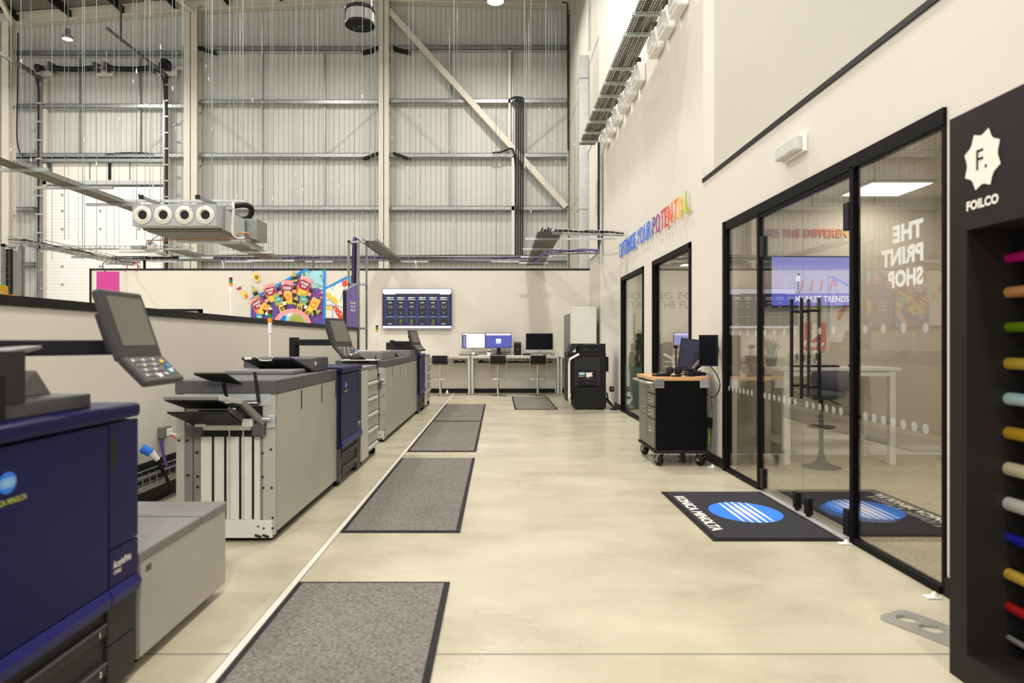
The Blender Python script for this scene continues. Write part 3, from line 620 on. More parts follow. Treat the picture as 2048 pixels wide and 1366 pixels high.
def cables(mb, a, c, wdt, n, ms=('black', 'galv_dark', 'purple', 'galv_light', 'charcoal')):
    a = Vector(a); c = Vector(c); d = (c-a).normalized(); sd = Vector((-d.y, d.x, 0)).normalized()
    for i in range(n):
        o = (i/(n-1)-.5)*wdt*.85; k = 6; pts = []
        for j in range(k+1): pts.append(a+(c-a)*j/k+sd*(o+random.uniform(-.03, .03))+Za*(.02+random.uniform(0, .05)))
        mb.curve(pts, random.uniform(.008, .016), ms[i % len(ms)], 4, 6)
t = thing('wire_basket_tray', 'long wire basket tray full of cables along the top of the back partition', 'cable tray', (-4, 17.5, 3.3))
a_ = P(230, 528, 17.5); c_ = P(1085, 519, 17.5); a_.z = c_.z = 3.36
b = MB(); basket(b, a_, c_, .35, .09, 64); b.build('basket', t)
b = MB(); cables(b, a_, c_, .32, 7); cables(b, a_+Za*.05, c_+Za*.05, .3, 4); b.build('cables', t)
for px in (330, 480, 640, 830, 1010):
    b = MB(); q = P(px, 523, 17.5); b.box(q.x-.35, q.x+.35, 17.4, 17.44, 3.3, 3.34, 'galv_light'); b.build('support_bar', t)
b = MB(); b.tube([P(289, 540, 17.4), P(289, 518, 17.4), P(296, 514, 17.4), P(360, 513, 17.4)], .035, 'black'); b.build('conduit', t); b = MB(); b.tube([P(626, 541, 17.4), P(626, 518, 17.4), P(640, 515, 17.4)], .03, 'galv'); b.build('conduit', t)
for px, dx, m in ((248, 6, 'red'), (270, 5, 'red'), (212, -6, 'charcoal'), (444, 2, 'white'), (510, -8, 'purple'), (830, 2, 'white')):
    b = MB(); b.curve([P(px, 522, 17.3), P(px+dx, 528, 17.2), P(px+dx, 536, 17.2), P(px+dx*.4, 543, 17.04)], .012, m); b.build('cable_drop', t)
t = thing('wire_basket_tray', 'sloping wire basket tray leading from the far left cable tower to the partition', 'cable tray', (-7.7, 12, 2.9))
a_ = Vector((-7.68, 10.9, 2.88)); c_ = Vector((-7.68, 14.3, 2.88)); b = MB(); basket(b, a_, c_, .3, .09, 22); b.build('basket', t)
b = MB(); cables(b, a_, c_, .26, 4, ('galv_dark', 'charcoal', 'galv')); b.curve([c_, P(235, 522, 15.5), P(255, 524, 17), P(280, 525, 17.4)], .015, 'charcoal'); b.curve([c_, P(232, 526, 15.5), P(250, 520, 17), P(280, 522, 17.4)], .012, 'galv'); b.build('cables', t)
for y in (11.6, 12.7, 13.8): b = MB(); b.box(-7.95, -7.4, y, y+.04, 2.84, 2.88, 'galv'); b.build('support_bar', t)
t = thing('wire_basket_tray', 'straight wire basket tray crossing in front of the white sectional door', 'cable tray', (-9, 16, 3.4))
a_ = P(85, 498, 18); c_ = P(385, 498, 18); b = MB(); basket(b, a_, c_, .2, .07, 30); b.build('basket', t)

# cable towers
def tower(posts, Y, ztop, lb, flat=None):
    t = thing('cable_tower', lb, 'cable tower', ((posts[0]-VX)/F*Y, Y, 0))
    for i, px in enumerate(posts):
        x = (px-VX)/F*Y; y = Y+(.25 if i % 2 else 0); b = MB(); b.box(x-.02, x+.02, y, y+.04, 0, ztop, 'galv'); b.box(x-.008, x+.008, y-.002, y, .05, ztop-.05, 'galv_dark'); b.build('post', t)
    xs = [(p-VX)/F*Y for p in posts]
    for z in (ztop-.03, ztop-.9, ztop-1.8, .6):
        b = MB(); b.box(min(xs), max(xs), Y+.04, Y+.07, z-.02, z+.02, 'galv'); b.box(min(xs)-.02, min(xs)+.02, Y, Y+.29, z-.02, z+.02, 'galv'); b.box(max(xs)-.02, max(xs)+.02, Y, Y+.29, z-.02, z+.02, 'galv'); b.build('crossbar', t)
    return t
t = tower([697, 707, 717, 728], 13.9, 3.35, 'galvanised strut tower rising behind the end of the low wall, left of the television')
b = MB(); x = (708-VX)/F*14.2
for k in range(4): b.curve([(x-.03+.02*k, 14.1, .5), (x-.02+.02*k, 14.1, 2.5), (x+.0+.02*k, 14.12, 3.35), (x+.03, 14.25, 3.43), (x+.1, 14.6, 3.4), (x+.12+.03*k, 16.8, 3.38)], .012, ('black', 'purple', 'charcoal', 'black')[k])
b.build('cables', t)
t2 = thing('cable_tray', 'short perforated tray from the strut tower top back to the partition', 'cable tray', (-2.8, 15.5, 3.33))
b = MB(); b.box(-2.78, -2.5, 13.95, 17.3, 3.34, 3.345, 'perforated'); b.box(-2.785, -2.78, 13.95, 17.3, 3.34, 3.4, 'galv'); b.box(-2.5, -2.495, 13.95, 17.3, 3.34, 3.4, 'galv'); b.build('tray', t2)
t = tower([4, 22, 38, 54], 11.0, 2.87, 'galvanised cable tower at the far left behind the low wall')
b = MB()
for k in range(5): b.cyl(((8+3*k-VX)/F*11.1, 11.15, 0), ((8+3*k-VX)/F*11.1, 11.15, 2.8), .012, ('charcoal', 'black', 'galv_dark')[k % 3], 6)
for k in range(14): b.box((5-VX)/F*11.1, (20-VX)/F*11.1, 11.12, 11.13, 1.3+k*.11, 1.31+k*.11, 'galv_dark')
b.build('cables', t)
b = MB(); R(b, 26, 501, 37, 600, 11.1, .02, 'mid_grey'); b.build('cover_plate', t)
t = thing('banner_panel', 'mustard yellow panel with a blue globe mark at the far left behind the low wall', 'sign', P(0, 600, 8.5))
b = MB(); b.prism([P(-40, 590, 8.5), P(-40, 563, 8.5), P(13, 572, 8.9), P(13, 597, 8.9)], (0, .03, 0), 'mustard'); b.box(P(-40, 0, 8.5).x, P(8, 0, 8.5).x, 8.7, 8.74, 0, P(0, 588, 8.6).z, 'mustard'); b.build('board', t)
b = MB(); globe(b, P(4, 585, 8.75)+Vector((0, -.06, 0)), Xa, Za, .028, .02, (0, -.002, 0)); b.raw = True; b.build('logo', t)

# right-hand trays
t = thing('cable_tray', 'wide dark perforated tray seen from below beside the office wall corner', 'cable tray', (.9, 14, 3.1))
b = MB(); z = 3.2
b.prism([(.69, 11.9, z), (1.12, 11.9, z), (1.12, 17.2, z), (.69, 17.2, z)], (0, 0, .004), 'perforated'); b.box(.686, .69, 11.9, 17.2, z, z+.06, 'galv'); b.box(1.12, 1.124, 11.9, 17.2, z, z+.06, 'galv'); b.build('tray', t)
b = MB(); cables(b, (.9, 12, z+.02), (.9, 17.2, z+.02), .36, 9, ('black', 'charcoal', 'black')); b.build('cables', t)
for y, xb in ((12.6, 2.2), (14.0, 1.25), (15.3, 1.2), (16.5, 1.2)): b = MB(); b.box(.5, xb, y, y+.035, z-.035, z, 'galv_light'); b.build('support_bar', t)
t = thing('wire_basket_tray', 'upper wire basket branch running to the office wall from the wide dark tray', 'cable tray', (1.6, 12, 3.2))
b = MB(); basket(b, (.95, 12.05, 3.2), (2.22, 12.05, 3.16), .2, .06, 14, 'galv_light'); b.build('basket', t)
b = MB(); cables(b, (1.0, 12.05, 3.2), (2.2, 12.05, 3.16), .16, 4, ('black', 'charcoal')); b.build('cables', t)
t = thing('wire_basket_tray', 'lower wire basket branch with purple cables running to the office wall', 'cable tray', (1.6, 13, 2.9))
b = MB(); a_ = P(1092, 508, 12.4); c_ = P(1197, 506, 12.2); basket(b, a_, c_, .18, .06, 12); b.build('basket', t)
b = MB(); cables(b, a_, c_, .15, 4, ('purple', 'black', 'purple')); b.curve([a_, a_+Vector((-.08, .3, .0)), P(1078, 520, 15), P(1060, 524, 17.3)], .02, 'purple'); b.build('cables', t)
t = thing('perforated_wall_tray', 'steep perforated cable tray fixed high along the office wall', 'cable tray', (1.9, 12, 5.6))
b = MB(); z = 5.6; b.box(1.78, 2.12, 7.8, 15.0, z, z+.004, 'perforated'); b.box(1.776, 1.78, 7.8, 15.0, z, z+.05, 'galv'); b.build('tray', t)
for y in (8.4, 8.9, 9.5, 10.7, 11.3, 11.9, 12.6, 13.3, 14.0, 14.6): b = MB(); b.box(1.74, XW, y, y+.04, z-.05, z-.005, 'galv_light'); b.build('bracket_arm', t)
b = MB(); cables(b, (2.0, 7.8, z+.03), (2.0, 14.9, z+.03), .2, 5, ('black', 'charcoal')); b.build('cables', t)
for i, y in enumerate((8.15, 8.75, 9.35, 10.55, 11.15, 11.75, 12.45, 13.15, 13.85)):
    b = MB(); b.box(2.14, XW, y, y+.42, 5.32, 5.62, 'white'); b.box(2.11, 2.16, y+.05, y+.37, 5.36, 5.56, 'white'); b.cyl((2.2, y+.21, 5.62), (2.2, y+.21, 5.75), .05, 'black', 12)
    single(b, 'wall_unit', 'white wall-mounted box under the steep perforated tray', 'wall unit', 'white boxes under the high wall tray', .03)
t = thing('cable_ladder', 'vertical cable ladder with black cables dropping down the office wall from the high tray', 'cable ladder', (2.2, 14.9, 2.9))
b = MB(); yv = 14.95
for y in (yv-.12, yv+.12): b.box(2.2, 2.24, y-.01, y+.01, 3.0, 5.62, 'galv_light')
for k in range(24): b.box(2.21, 2.23, yv-.12, yv+.12, 3.05+k*.107, 3.07+k*.107, 'galv_light')
b.build('ladder', t)
b = MB()
for k in range(3): b.curve([(2.0, yv-.5, 5.66), (2.15, yv-.2, 5.64), (2.19+.0*k, yv-.08+.05*k, 5.5), (2.19, yv-.08+.05*k, 4.5), (2.19, yv-.08+.05*k, 3.4), (2.15, yv-.3, 3.26), (1.95, 13, 3.24), (1.9, 12.1, 3.24)], .018, 'black')
b.build('cables', t)
# conduits on the end wall
t = thing('cable_riser', 'white ladder and black cables bending over at the top, climbing the ribbed wall', 'cable riser', P(1030, 530, 22))
b = MB(); R(b, 1017, 96, 1021, 303, 21.95, .04, 'cabinet_white'); R(b, 1023, 307, 1029, 520, 21.95, .04, 'cabinet_white'); R(b, 1034, 205, 1038, 520, 21.95, .05, 'panel_white'); b.bar(P(1018, 300, 21.95), P(1027, 312, 21.95), .07, .04, 'cabinet_white', up=(0, 1, 0)); b.build('ladder', t)
b = MB()
for k in range(4):
    x = 1031+4.6*k; b.curve([P(1022, 199-k*.5, 21.8), P(1030, 196-k*.7, 21.8), P(x+1, 200-k, 21.8), P(x+1.5, 215, 21.8), P(x+1, 330, 21.8), P(x, 515, 21.8)], .026, 'black', 6)
b.curve([P(985, 306, 21.8), P(1005, 303, 21.8), P(1022, 297, 21.8), P(1028, 306, 21.8), P(1031, 330, 21.8)], .03, 'black'); b.build('cables', t)
t = thing('cable_riser', 'dark slotted riser with clips in the corner of the ribbed wall', 'cable riser', P(1137, 530, 22))
b = MB(); x = P(1137, 0, 21.9).x; b.box(x-.02, x+.035, 21.85, 21.9, 3, 11.9, 'galv')
for k in range(120): b.box(x-.01, x+.03, 21.83, 21.86, 3+k*.073, 3.03+k*.073, 'black')
b.build('slotted_channel', t)
b = MB(); b.curve([P(1124, 4, 21.8), P(1134, 7, 21.8), P(1135, 20, 21.8), P(1135, 60, 21.8), P(1136, 300, 21.8)], .02, 'black'); b.build('cable', t)
b = MB(); b.box(2.03, XW, 17.2, 17.6, 3.0, 8.5, 'galv_light')
for z in (4.6, 7.9): b.box(2.02, XW, 17.19, 17.6, z, z+.03, 'galv')
single(b, 'metal_duct', 'pale vertical sheet metal duct on the grey wall right of the ribbed wall', 'duct', None, .01)
b = MB(); b.tube([(2.1, 13.9, 12.5), (2.1, 13.9, 9.45), (2.1, 14.0, 9.3), (2.1, 14.3, 9.25), (2.1, 14.55, 9.3), (2.1, 14.6, 9.45), (2.1, 14.6, 12.5)], .075, 'white', 14)
single(b, 'white_pipe', 'white U-bent pipe coming down beside the office wall at the top', 'pipe')
b = MB(); q = P(1177, 100, 16.9); b.cyl(q, (q.x, 16.9, 12.4), .03, 'cabinet_white', 8); single(b, 'thin_pipe', 'thin cream vertical pipe above the pale metal duct', 'pipe')
# roof hanger with brace
t = thing('hanger_bracket', 'galvanised hanger post with diagonal brace above the right door track', 'bracket', P(242, 85, 19))
b = MB(); q = P(242, 85, 19); b.box(q.x-.02, q.x+.02, 18.98, 19.02, q.z, roof(q.x), 'galv_dark'); b.build('post', t)
b = MB(); b.bar(P(246, 68, 19), P(300, -4, 19), .05, .05, 'galv_light'); b.build('brace', t)
for a_, c_, lb in (((-4, -10), (30, 56), 'cream knee brace joining the wide left column to the roof'), ((342, -14), (386, 20), 'cream knee brace left of the second column head')):
    b = MB(); b.bar(P(*a_, 20.8), P(*c_, 21.6), .12, .12, 'cream_steel'); single(b, 'knee_brace', lb, 'brace')

# suspension wires
zones = [
 ('wires over white door', 'thin suspension wire hanging in front of the white sectional door and the wall above it', [(22, 480), (42, 470), (62, 470), (104, 520), (129, 480), (137, 480), (157, 500), (169, 505), (193, 520), (213, 528), (228, 500), (238, 495), (266, 410), (273, 480), (290, 480), (306, 500), (321, 500), (345, 410), (352, 410)], (10.5, 18)),
 ('wires left of centre', 'thin suspension wire hanging in front of the ribbed wall between the left and middle columns', [(412, 400), (417, 402), (424, 470), (441, 480), (474, 520), (480, 520), (505, 520), (524, 510), (546, 520), (592, 520), (606, 520), (626, 515), (636, 515), (666, 520), (678, 520), (708, 520), (725, 520), (742, 520)], (12, 19)),
 ('wires right of centre', 'thin suspension wire hanging in front of the ribbed wall right of the middle column', [(784, 515), (818, 520), (826, 510), (840, 520), (899, 518), (908, 515), (914, 518), (999, 520), (1049, 515), (1053, 515), (1058, 510), (1062, 510), (1092, 505), (1098, 470), (1104, 465), (1112, 465), (1118, 510), (1150, 510), (1149, 460)], (13, 20)),
]
for grp, lb, lst, (ya, yb) in zones:
    base = thing('suspension_wire', lb, 'wire', (0, 0, 0), grp, False)
    b = MB(); b.cyl((0, 0, 0), (0, 0, 8.6), .0045, 'wire', 6); b.build('wire', base)
    b = MB(); b.cyl((0, 0, 0), (0, 0, .07), .012, 'steel', 8); gr = b.build('wire_gripper', base)
    for i, (px, py) in enumerate(lst):
        o = base if i == 0 else copy_tree(base)
        Y = random.uniform(ya, yb); q = P(px, py, Y); o.location = q
        k = (roof(q.x)-q.z)/8.6
        for ch in o.children:
            if ch.name.startswith('wire_gripper'): ch.location = (0, 0, random.uniform(.6, 3.4))
            else: ch.scale = (1, 1, k)
for px, py, Y, lb in ((468, 520, 15, 'bright thicker suspension wire left of the middle column'), (750, 520, 16, 'thick pale suspension wire just left of the middle column'), (992, 515, 17, 'thick pale suspension wire below the central high bay light'), (366, 90, 17, 'bright short suspension rod beside the second column'), (165, 520, 15, 'thick pale suspension wire crossing the white sectional door')):
    q = P(px, py, Y); b = MB(); b.cyl(q, (q.x, q.y, roof(q.x)), .008, 'wire', 8); single(b, 'suspension_cable', lb, 'wire')
# ================================================================ printing presses
def R3(deg): return Matrix.Rotation(math.radians(deg), 3, 'Z')
def panel(x, y, z, yaw, lb, arm_to):
    """control panel on an arm: origin at the hinge line under the screen, facing +x"""
    t = thing('control_panel', lb, 'control panel', (x, y, z), 'printer control panels', False); t.rotation_euler = (0, 0, math.radians(yaw))
    a = math.radians(19); n = Vector((math.cos(a), 0, math.sin(a))); u = Vector((-math.sin(a), 0, math.cos(a)))
    R_ = Matrix((n, Ya, u)).transposed()
    b = MB(); b.obox(u*.128-n*.018, (.036, .29, .27), R_, 'panel_dark'); b.obox(u*.11-n*.05, (.04, .22, .16), R_, 'charcoal'); b.build('housing', t, .01, 3)
    b = MB(); b.obox(u*.14+n*.0005, (.003, .235, .19), R_, 'screen_grey'); b.build('screen', t)
    d = Vector((.085, 0, -.085)).normalized(); nn = Vector((.085, 0, .085)).normalized(); R2 = Matrix((nn, Ya, d)).transposed()
    b = MB(); b.obox(d*.06-nn*.014, (.03, .29, .135), R2, 'panel_dark'); k = b.build('keypad', t, .01, 3)
    b = MB()
    cols = ['paper', 'paper', 'mid_grey', 'cabinet_white', 'sky_blue', 'yellow']
    for r in range(4):
        for c in range(7):
            b.obox(d*(.018+r*.025)+Vector((0, -.105+c*.024, 0))+nn*.002, (.004, .014, .011), R2, 'mid_grey' if (r+c) % 3 else 'panel_white')
    for yy, rr, m, s_ in ((.085, .03, 'yellow', .02), (.1, .055, 'sky_blue', .02), (.09, .08, 'cyan_pale', .026), (.115, .07, 'pink_pale', .012), (-.02, .1, 'white', .022)):
        b.obox(d*rr+Vector((0, yy, 0))+nn*.002, (.006, s_, s_*.7), R2, m)
    b.raw = True; b.build('button', k)
    # arm in world axes
    inv = Matrix.Rotation(-math.radians(yaw), 3, 'Z'); p1 = inv @ (Vector(arm_to)-Vector((x, y, z)))
    q = Vector((-.1, 0, .035))
    b = MB(); b.bar(q, (p1.x, p1.y, .035), .06, .055, 'black_soft'); b.cyl((p1.x, p1.y, .08), (p1.x, p1.y, p1.z), .045, 'black_soft', 20); b.build('arm', t, .006)
    return t

def press(x, y, lb, adf, code='C4065'):
    """light production press: front plane x=0 facing +x, near end y=0, body towards -x"""
    t = thing('digital_press', lb, 'printer', (x, y, 0), 'blue digital presses', False); L = .9
    b = MB(); b.box(-.76, -.02, .012, L-.012, .06, 1.0, 'charcoal'); b.build('body', t, .008)
    b = MB(); b.box(-.77, .012, 0, L, 1.008, 1.062, 'blue'); b.build('top_cover', t, .016, 3)
    b = MB(); b.box(-.02, .0, .006, .695, .405, .998, 'blue'); dr = b.build('front_door', t, .004)
    b = MB(); b.prism([(-.02, .004, .402), (0, .004, .402), (.016, .004, .375), (.006, .004, .338), (-.02, .004, .335)], (0, .692, 0), 'blue_lip'); b.build('door_lip', dr, .003)
    g = MB(); globe(g, (.0015, .19, .895), Ya, Za, .036, .031, (.001, 0, 0), 'logo_blue', 'cyan_pale'); g.text('KONICA MINOLTA', (.0015, .19, .832), Ya, Za, .017, 'olive', w_=.16, bold=.03, align='c'); g.raw = True; g.build('logo', dr)
    b = MB(); b.box(-.02, .0, .7, L-.002, .545, 1.0, 'blue'); sd = b.build('side_door', t, .004)
    b = MB(); b.box(-.005, .0015, .704, .742, .83, .965, 'black'); b.build('recessed_handle', sd)
    b = MB(); b.box(-.02, .0, .7, L-.002, .405, .54, 'blue'); bd = b.build('badge_panel', t, .004)
    b = MB(); b.prism([(-.02, .7, .402), (0, .7, .402), (.016, .7, .375), (.006, .7, .338), (-.02, .7, .335)], (0, .2, 0), 'blue_lip'); b.build('lip', bd, .003)
    g = MB(); g.text('AccurioPrint', (.0012, .725, .47), Ya, Za, .028, 'text_white', w_=.12, bold=.03); g.text(code, (.0012, .727, .447), Ya, Za, .015, 'text_white', w_=.05, bold=.02); g.raw = True; g.build('label', bd)
    for i, z in enumerate((.2, .06)):
        b = MB(); b.box(-.06, -.028, .03, .7, z, z+.13, 'black_soft'); b.box(-.03, -.004, .05, .69, z+.045, z+.09, 'charcoal'); b.box(-.004, 0, .05, .69, z+.08, z+.09, 'dark_grey'); d_ = b.build('paper_drawer', t, .004)
        g = MB(); g.text('12'[i], (.0012, .64, z+.055), Ya, Za, .02, 'paper', bold=.03); g.raw = True; g.build('drawer_number', d_)
    b = MB(); b.box(-.05, -.008, .705, .888, .195, .33, 'charcoal'); b.build('lower_panel', t, .004); b = MB(); b.box(-.05, -.008, .705, .888, .03, .19, 'charcoal'); b.build('lower_panel', t, .004); b = MB(); b.box(-.05, -.01, .0, .03, .04, .33, 'dark_grey'); b.build('corner_post', t, .003)
    for cx, cy in ((-.06, .06), (-.06, .83), (-.68, .06), (-.68, .83)):
        b = MB(); b.cyl((cx, cy-.02, .032), (cx, cy+.02, .032), .032, 'black', 14); b.box(cx-.03, cx+.03, cy-.03, cy+.03, .045, .07, 'black_soft'); b.build('caster', t)
    if adf:
        b = MB(); b.box(-.62, -.055, .02, .685, 1.062, 1.112, 'dark_grey'); b.build('scanner_tray', t, .006)
        b = MB(); b.prism([(-.6, .44, 1.112), (-.6, .66, 1.112), (-.6, .58, 1.2)], (.42, 0, 0), 'mid_grey'); b.build('paper_guide', t, .004)
        b = MB(); b.box(-.6, -.05, .02, .34, 1.11, 1.27, 'charcoal'); b.box(-.052, -.046, .05, .25, 1.07, 1.2, 'black'); b.build('document_feeder', t, .03, 4)
        b = MB(); b.prism([(-.56, .33, 1.235), (-.56, .55, 1.272), (-.56, .55, 1.284), (-.56, .33, 1.265)], (.42, 0, 0), 'mid_grey'); b.build('feed_tray', t, .003)
    return t
pA = press(-1.40, 1.754, 'near blue digital press at the left edge, beside the low grey paper unit', True)
pB = press(-1.40, 6.07, 'middle blue digital press between the near grey finisher and its paper drawer unit', False)
pC = press(-1.40, 12.11, 'farthest blue digital press at the end of the long grey finisher', True)
panel(-1.335, 2.57, 1.24, 0, 'large blurred control panel over the nearest blue press', (-1.95, 1.9, 1.06))
panel(-1.33, 5.9, 1.25, -18, 'control panel on an arm above the near grey finisher', (-1.87, 6.25, 1.06))
panel(-1.38, 11.6, 1.23, -22, 'small far control panel below the wall television', (-1.9, 12.2, 1.06))

# low paper unit beside the nearest press
t = thing('paper_feed_unit', 'low light grey paper feed cabinet standing at the end of the nearest blue press', 'paper unit', (-1.41, 2.67, 0), None, False)
b = MB(); b.box(-.7, 0, .02, .86, .05, .43, 'machine_grey'); b.box(-.7, -.004, .0, .03, .05, .43, 'mid_grey'); b.build('body', t, .006)
b = MB(); b.box(-.7, .004, 0, .56, .425, .468, 'mid_grey'); b.build('front_lid', t, .008, 3)
b = MB(); b.box(-.7, .004, .575, .87, .425, .468, 'mid_grey'); b.box(-.69, -.01, .55, .59, .42, .45, 'dark_grey'); b.build('rear_lid', t, .008, 3)
b = MB(); b.box(-.002, .0015, .06, .1, .375, .4, 'dark_grey'); b.build('label_plate', t)
for cx in (-.08, -.6):
    for cy in (.1, .75): b = MB(); b.cyl((cx, cy, 0), (cx, cy, .055), .025, 'black'); b.build('foot', t)

def finisher(x, y, cuts, lb, detail=True):
    """row of finishing cabinets: near face at y=0 with output trays, fronts at x=0"""
    t = thing('finisher', lb, 'finisher', (x, y, 0), 'grey print finishers', False); L = cuts[-1]
    b = MB(); b.box(-.64, -.012, .01, L, .06, .955, 'machine_grey'); b.build('body', t)
    b = MB(); b.box(-.6, -.04, .05, L-.05, 0.0, .06, 'black'); b.build('plinth', t)
    p = 0
    for k, c_ in enumerate(cuts):
        b = MB(); b.box(-.64 if k else -.645, .004, p if k else -.02, c_-.004, .957, 1.046, 'dark_grey'); b.build('top_cover', t, .006)
        b = MB(); b.box(-.014, .0, p+(.03 if k == 0 else .003), c_-.003, .065, .953, 'machine_grey'); d_ = b.build('door', t, .003)
        b = MB(); b.box(-.004, .0012, c_-.05, c_-.025, .8, .94, 'black'); b.build('slot_handle', d_)
        p = c_
    f = MB()                                                     # near face frame
    for x0, x1, z0, z1, m, d in ((-.64, -.585, .05, .955, 'machine_grey', .012), (-.08, 0, .05, .955, 'machine_grey', .012), (-.585, -.535, .05, .72, 'mid_grey', .006), (-.535, -.53, .05, .7, 'black', .001),
                                 (-.53, -.485, .05, .72, 'mid_grey', .005), (-.1, -.065, .15, .72, 'mid_grey', .008), (-.59, -.03, .88, .99, 'galv_light', .016), (-.5, -.02, .03, .145, 'panel_white', .016), (-.485, -.1, .145, .72, 'panel_white', .002)):
        f.box(x0, x1, -d, .01, z0, z1, m)
    f.box(-.5, -.09, -.004, .01, .68, .88, 'black_soft')
    f.build('end_frame', t, .002)
    f = MB()
    for zx in (285, 365, 462, 545): f.box((zx-700)/1007, (zx+14-700)/1007, -.006, .0, .15, .73, 'black')
    for zx in (395, 485): f.box((zx-700)/1007, (zx+8-700)/1007, -.008, .0, .15, .73, 'machine_light')
    f.build('guide_slot', t)
    f = MB()
    for zx, zy in ((157, 330), (402, 330), (650, 330), (75, 652), (127, 653), (190, 730), (132, 878), (194, 886), (195, 955), (618, 735), (620, 890), (622, 960), (672, 710), (677, 960), (683, 1155), (683, 1222), (626, 1222), (590, 1210)):
        q = Vector(((zx-700)/1007, -.018, (1315-zy)/1007)); f.cyl(q, q+Vector((0, .02, 0)), .007, 'black', 10)
    for zx in (570, 620): q = Vector(((zx-700)/1007, -.02, .05)); f.bar(q, q+Vector((.04, 0, -.012)), .01, .012, 'black')
    f.build('screws', t)
    # output trays
    f = MB(); f.prism([(-.57, -.02, .875), (-.27, -.02, .875), (-.26, -.3, .955), (-.57, -.3, .95)], (0, -.004, -.014), 'black_soft')
    f.bar((-.575, -.3, .955), (-.25, -.3, .955), .03, .024, 'mid_grey'); f.bar((-.25, -.3, .955), (-.17, -.16, .92), .04, .03, 'machine_grey'); f.bar((-.17, -.16, .925), (-.075, -.03, .77), .05, .035, 'mid_grey'); f.bar((-.573, -.3, .95), (-.573, -.02, .875), .012, .02, 'mid_grey')
    f.box(-.56, -.25, -.03, -.015, .855, .868, 'panel_white'); f.build('output_tray', t, .004)
    f = MB(); f.prism([(-.52, -.02, .765), (-.2, -.02, .765), (-.2, -.28, .872), (-.57, -.28, .872)], (0, -.003, -.012), 'black')
    for q in range(9): f.box(-.46+q*.03, -.45+q*.03, -.035, -.02, .765, .79, 'black')
    f.prism([(-.2, -.02, .765), (-.2, -.28, .872), (-.2, -.28, .9), (-.2, -.02, .83)], (.008, 0, 0), 'dark_grey'); f.box(-.56, -.46, -.05, 0, .69, .76, 'dark_grey'); f.box(-.14, -.06, -.05, 0, .69, .77, 'dark_grey'); f.box(-.49, -.15, -.03, 0, .725, .76, 'panel_white')
    for s_ in (-.5, -.2): f.box(s_, s_+.07, -.06, -.02, .75, .8, 'panel_white')
    f.build('lower_tray', t, .004)
    f = MB(); f.prism([(-.43, -.03, 1.06), (-.21, -.03, 1.03), (-.27, -.14, 1.1), (-.47, -.14, 1.1)], (0, 0, -.014), 'black'); f.bar((-.33, -.03, 1.03), (-.31, -.01, .93), .02, .02, 'black'); f.bar((-.13, -.02, 1.1), (-.1, -.03, .9), .018, .018, 'black'); f.bar((-.47, -.141, 1.1), (-.27, -.141, 1.1), .01, .012, 'mid_grey'); f.build('upper_tray', t, .003)
    f = MB(); f.box(-.45, -.1, -.022, -.01, .885, .915, 'charcoal'); f.cyl((-.44, -.03, .9), (-.1, -.03, .9), .008, 'steel'); f.cyl((-.1, -.05, .8), (-.02, -.05, .8), .014, 'chrome'); f.box(-.05, .0, -.03, 0, .74, .82, 'galv_light'); f.build('latch', t, .003)
    return t
tF = finisher(-1.438, 4.41, [.61, 1.18, 1.655], 'near grey finisher with open black output trays and white slotted end panel')
b = MB(); b.box(-.63, -.06, 1.12, 1.6, 1.046, 1.16, 'dark_grey'); b.box(-.62, -.1, .7, 1.12, 1.046, 1.08, 'mid_grey'); b.build('transport_cover', tF, .01)
b = MB(); b.prism([(-.43, 1.08, 1.065), (-.05, 1.08, 1.065), (-.17, .9, 1.17), (-.32, .9, 1.17), (-.33, .93, 1.15), (-.43, .93, 1.15), (-.44, .9, 1.17), (-.56, .9, 1.17)], (0, -.008, -.016), 'black'); b.build('inserter_tray', tF, .002)
b = MB(); b.curve([(-.44, .895, 1.172), (-.43, .92, 1.15), (-.38, .92, 1.145), (-.33, .92, 1.15), (-.32, .895, 1.172)], .005, 'panel_white'); b.box(-.53, -.48, .88, .9, 1.155, 1.17, 'paper'); b.build('tray_trim', tF)
b = MB(); b.box(-.11, -.05, 1.15, 1.17, 1.1, 1.13, 'panel_white'); b.build('grip', tF)
tG = finisher(-1.447, 8.77, [.6, 1.33, 2.18, 3.33], 'long far grey finisher beyond the middle press, below the television')
b = MB(); b.box(-.64, -.09, .25, 1.4, 1.046, 1.15, 'mid_grey'); b.box(-.6, -.13, .27, 1.38, 1.15, 1.165, 'machine_grey'); b.build('transport_cover', tG, .01)
b = MB(); b.box(-.5, -.02, 2.4, 3.2, 1.046, 1.14, 'mid_grey'); b.prism([(-.42, 1.9, 1.06), (-.12, 1.9, 1.06), (-.18, 1.7, 1.16), (-.38, 1.7, 1.16)], (0, .02, -.02), 'black'); b.box(-.4, -.15, 1.7, 1.95, 1.046, 1.11, 'black'); b.build('inserter_tray', tG, .006)
b = MB(); b.box(-.55, -.1, -.15, .15, 1.047, 1.06, 'panel_white'); b.build('paper_flap', tG)

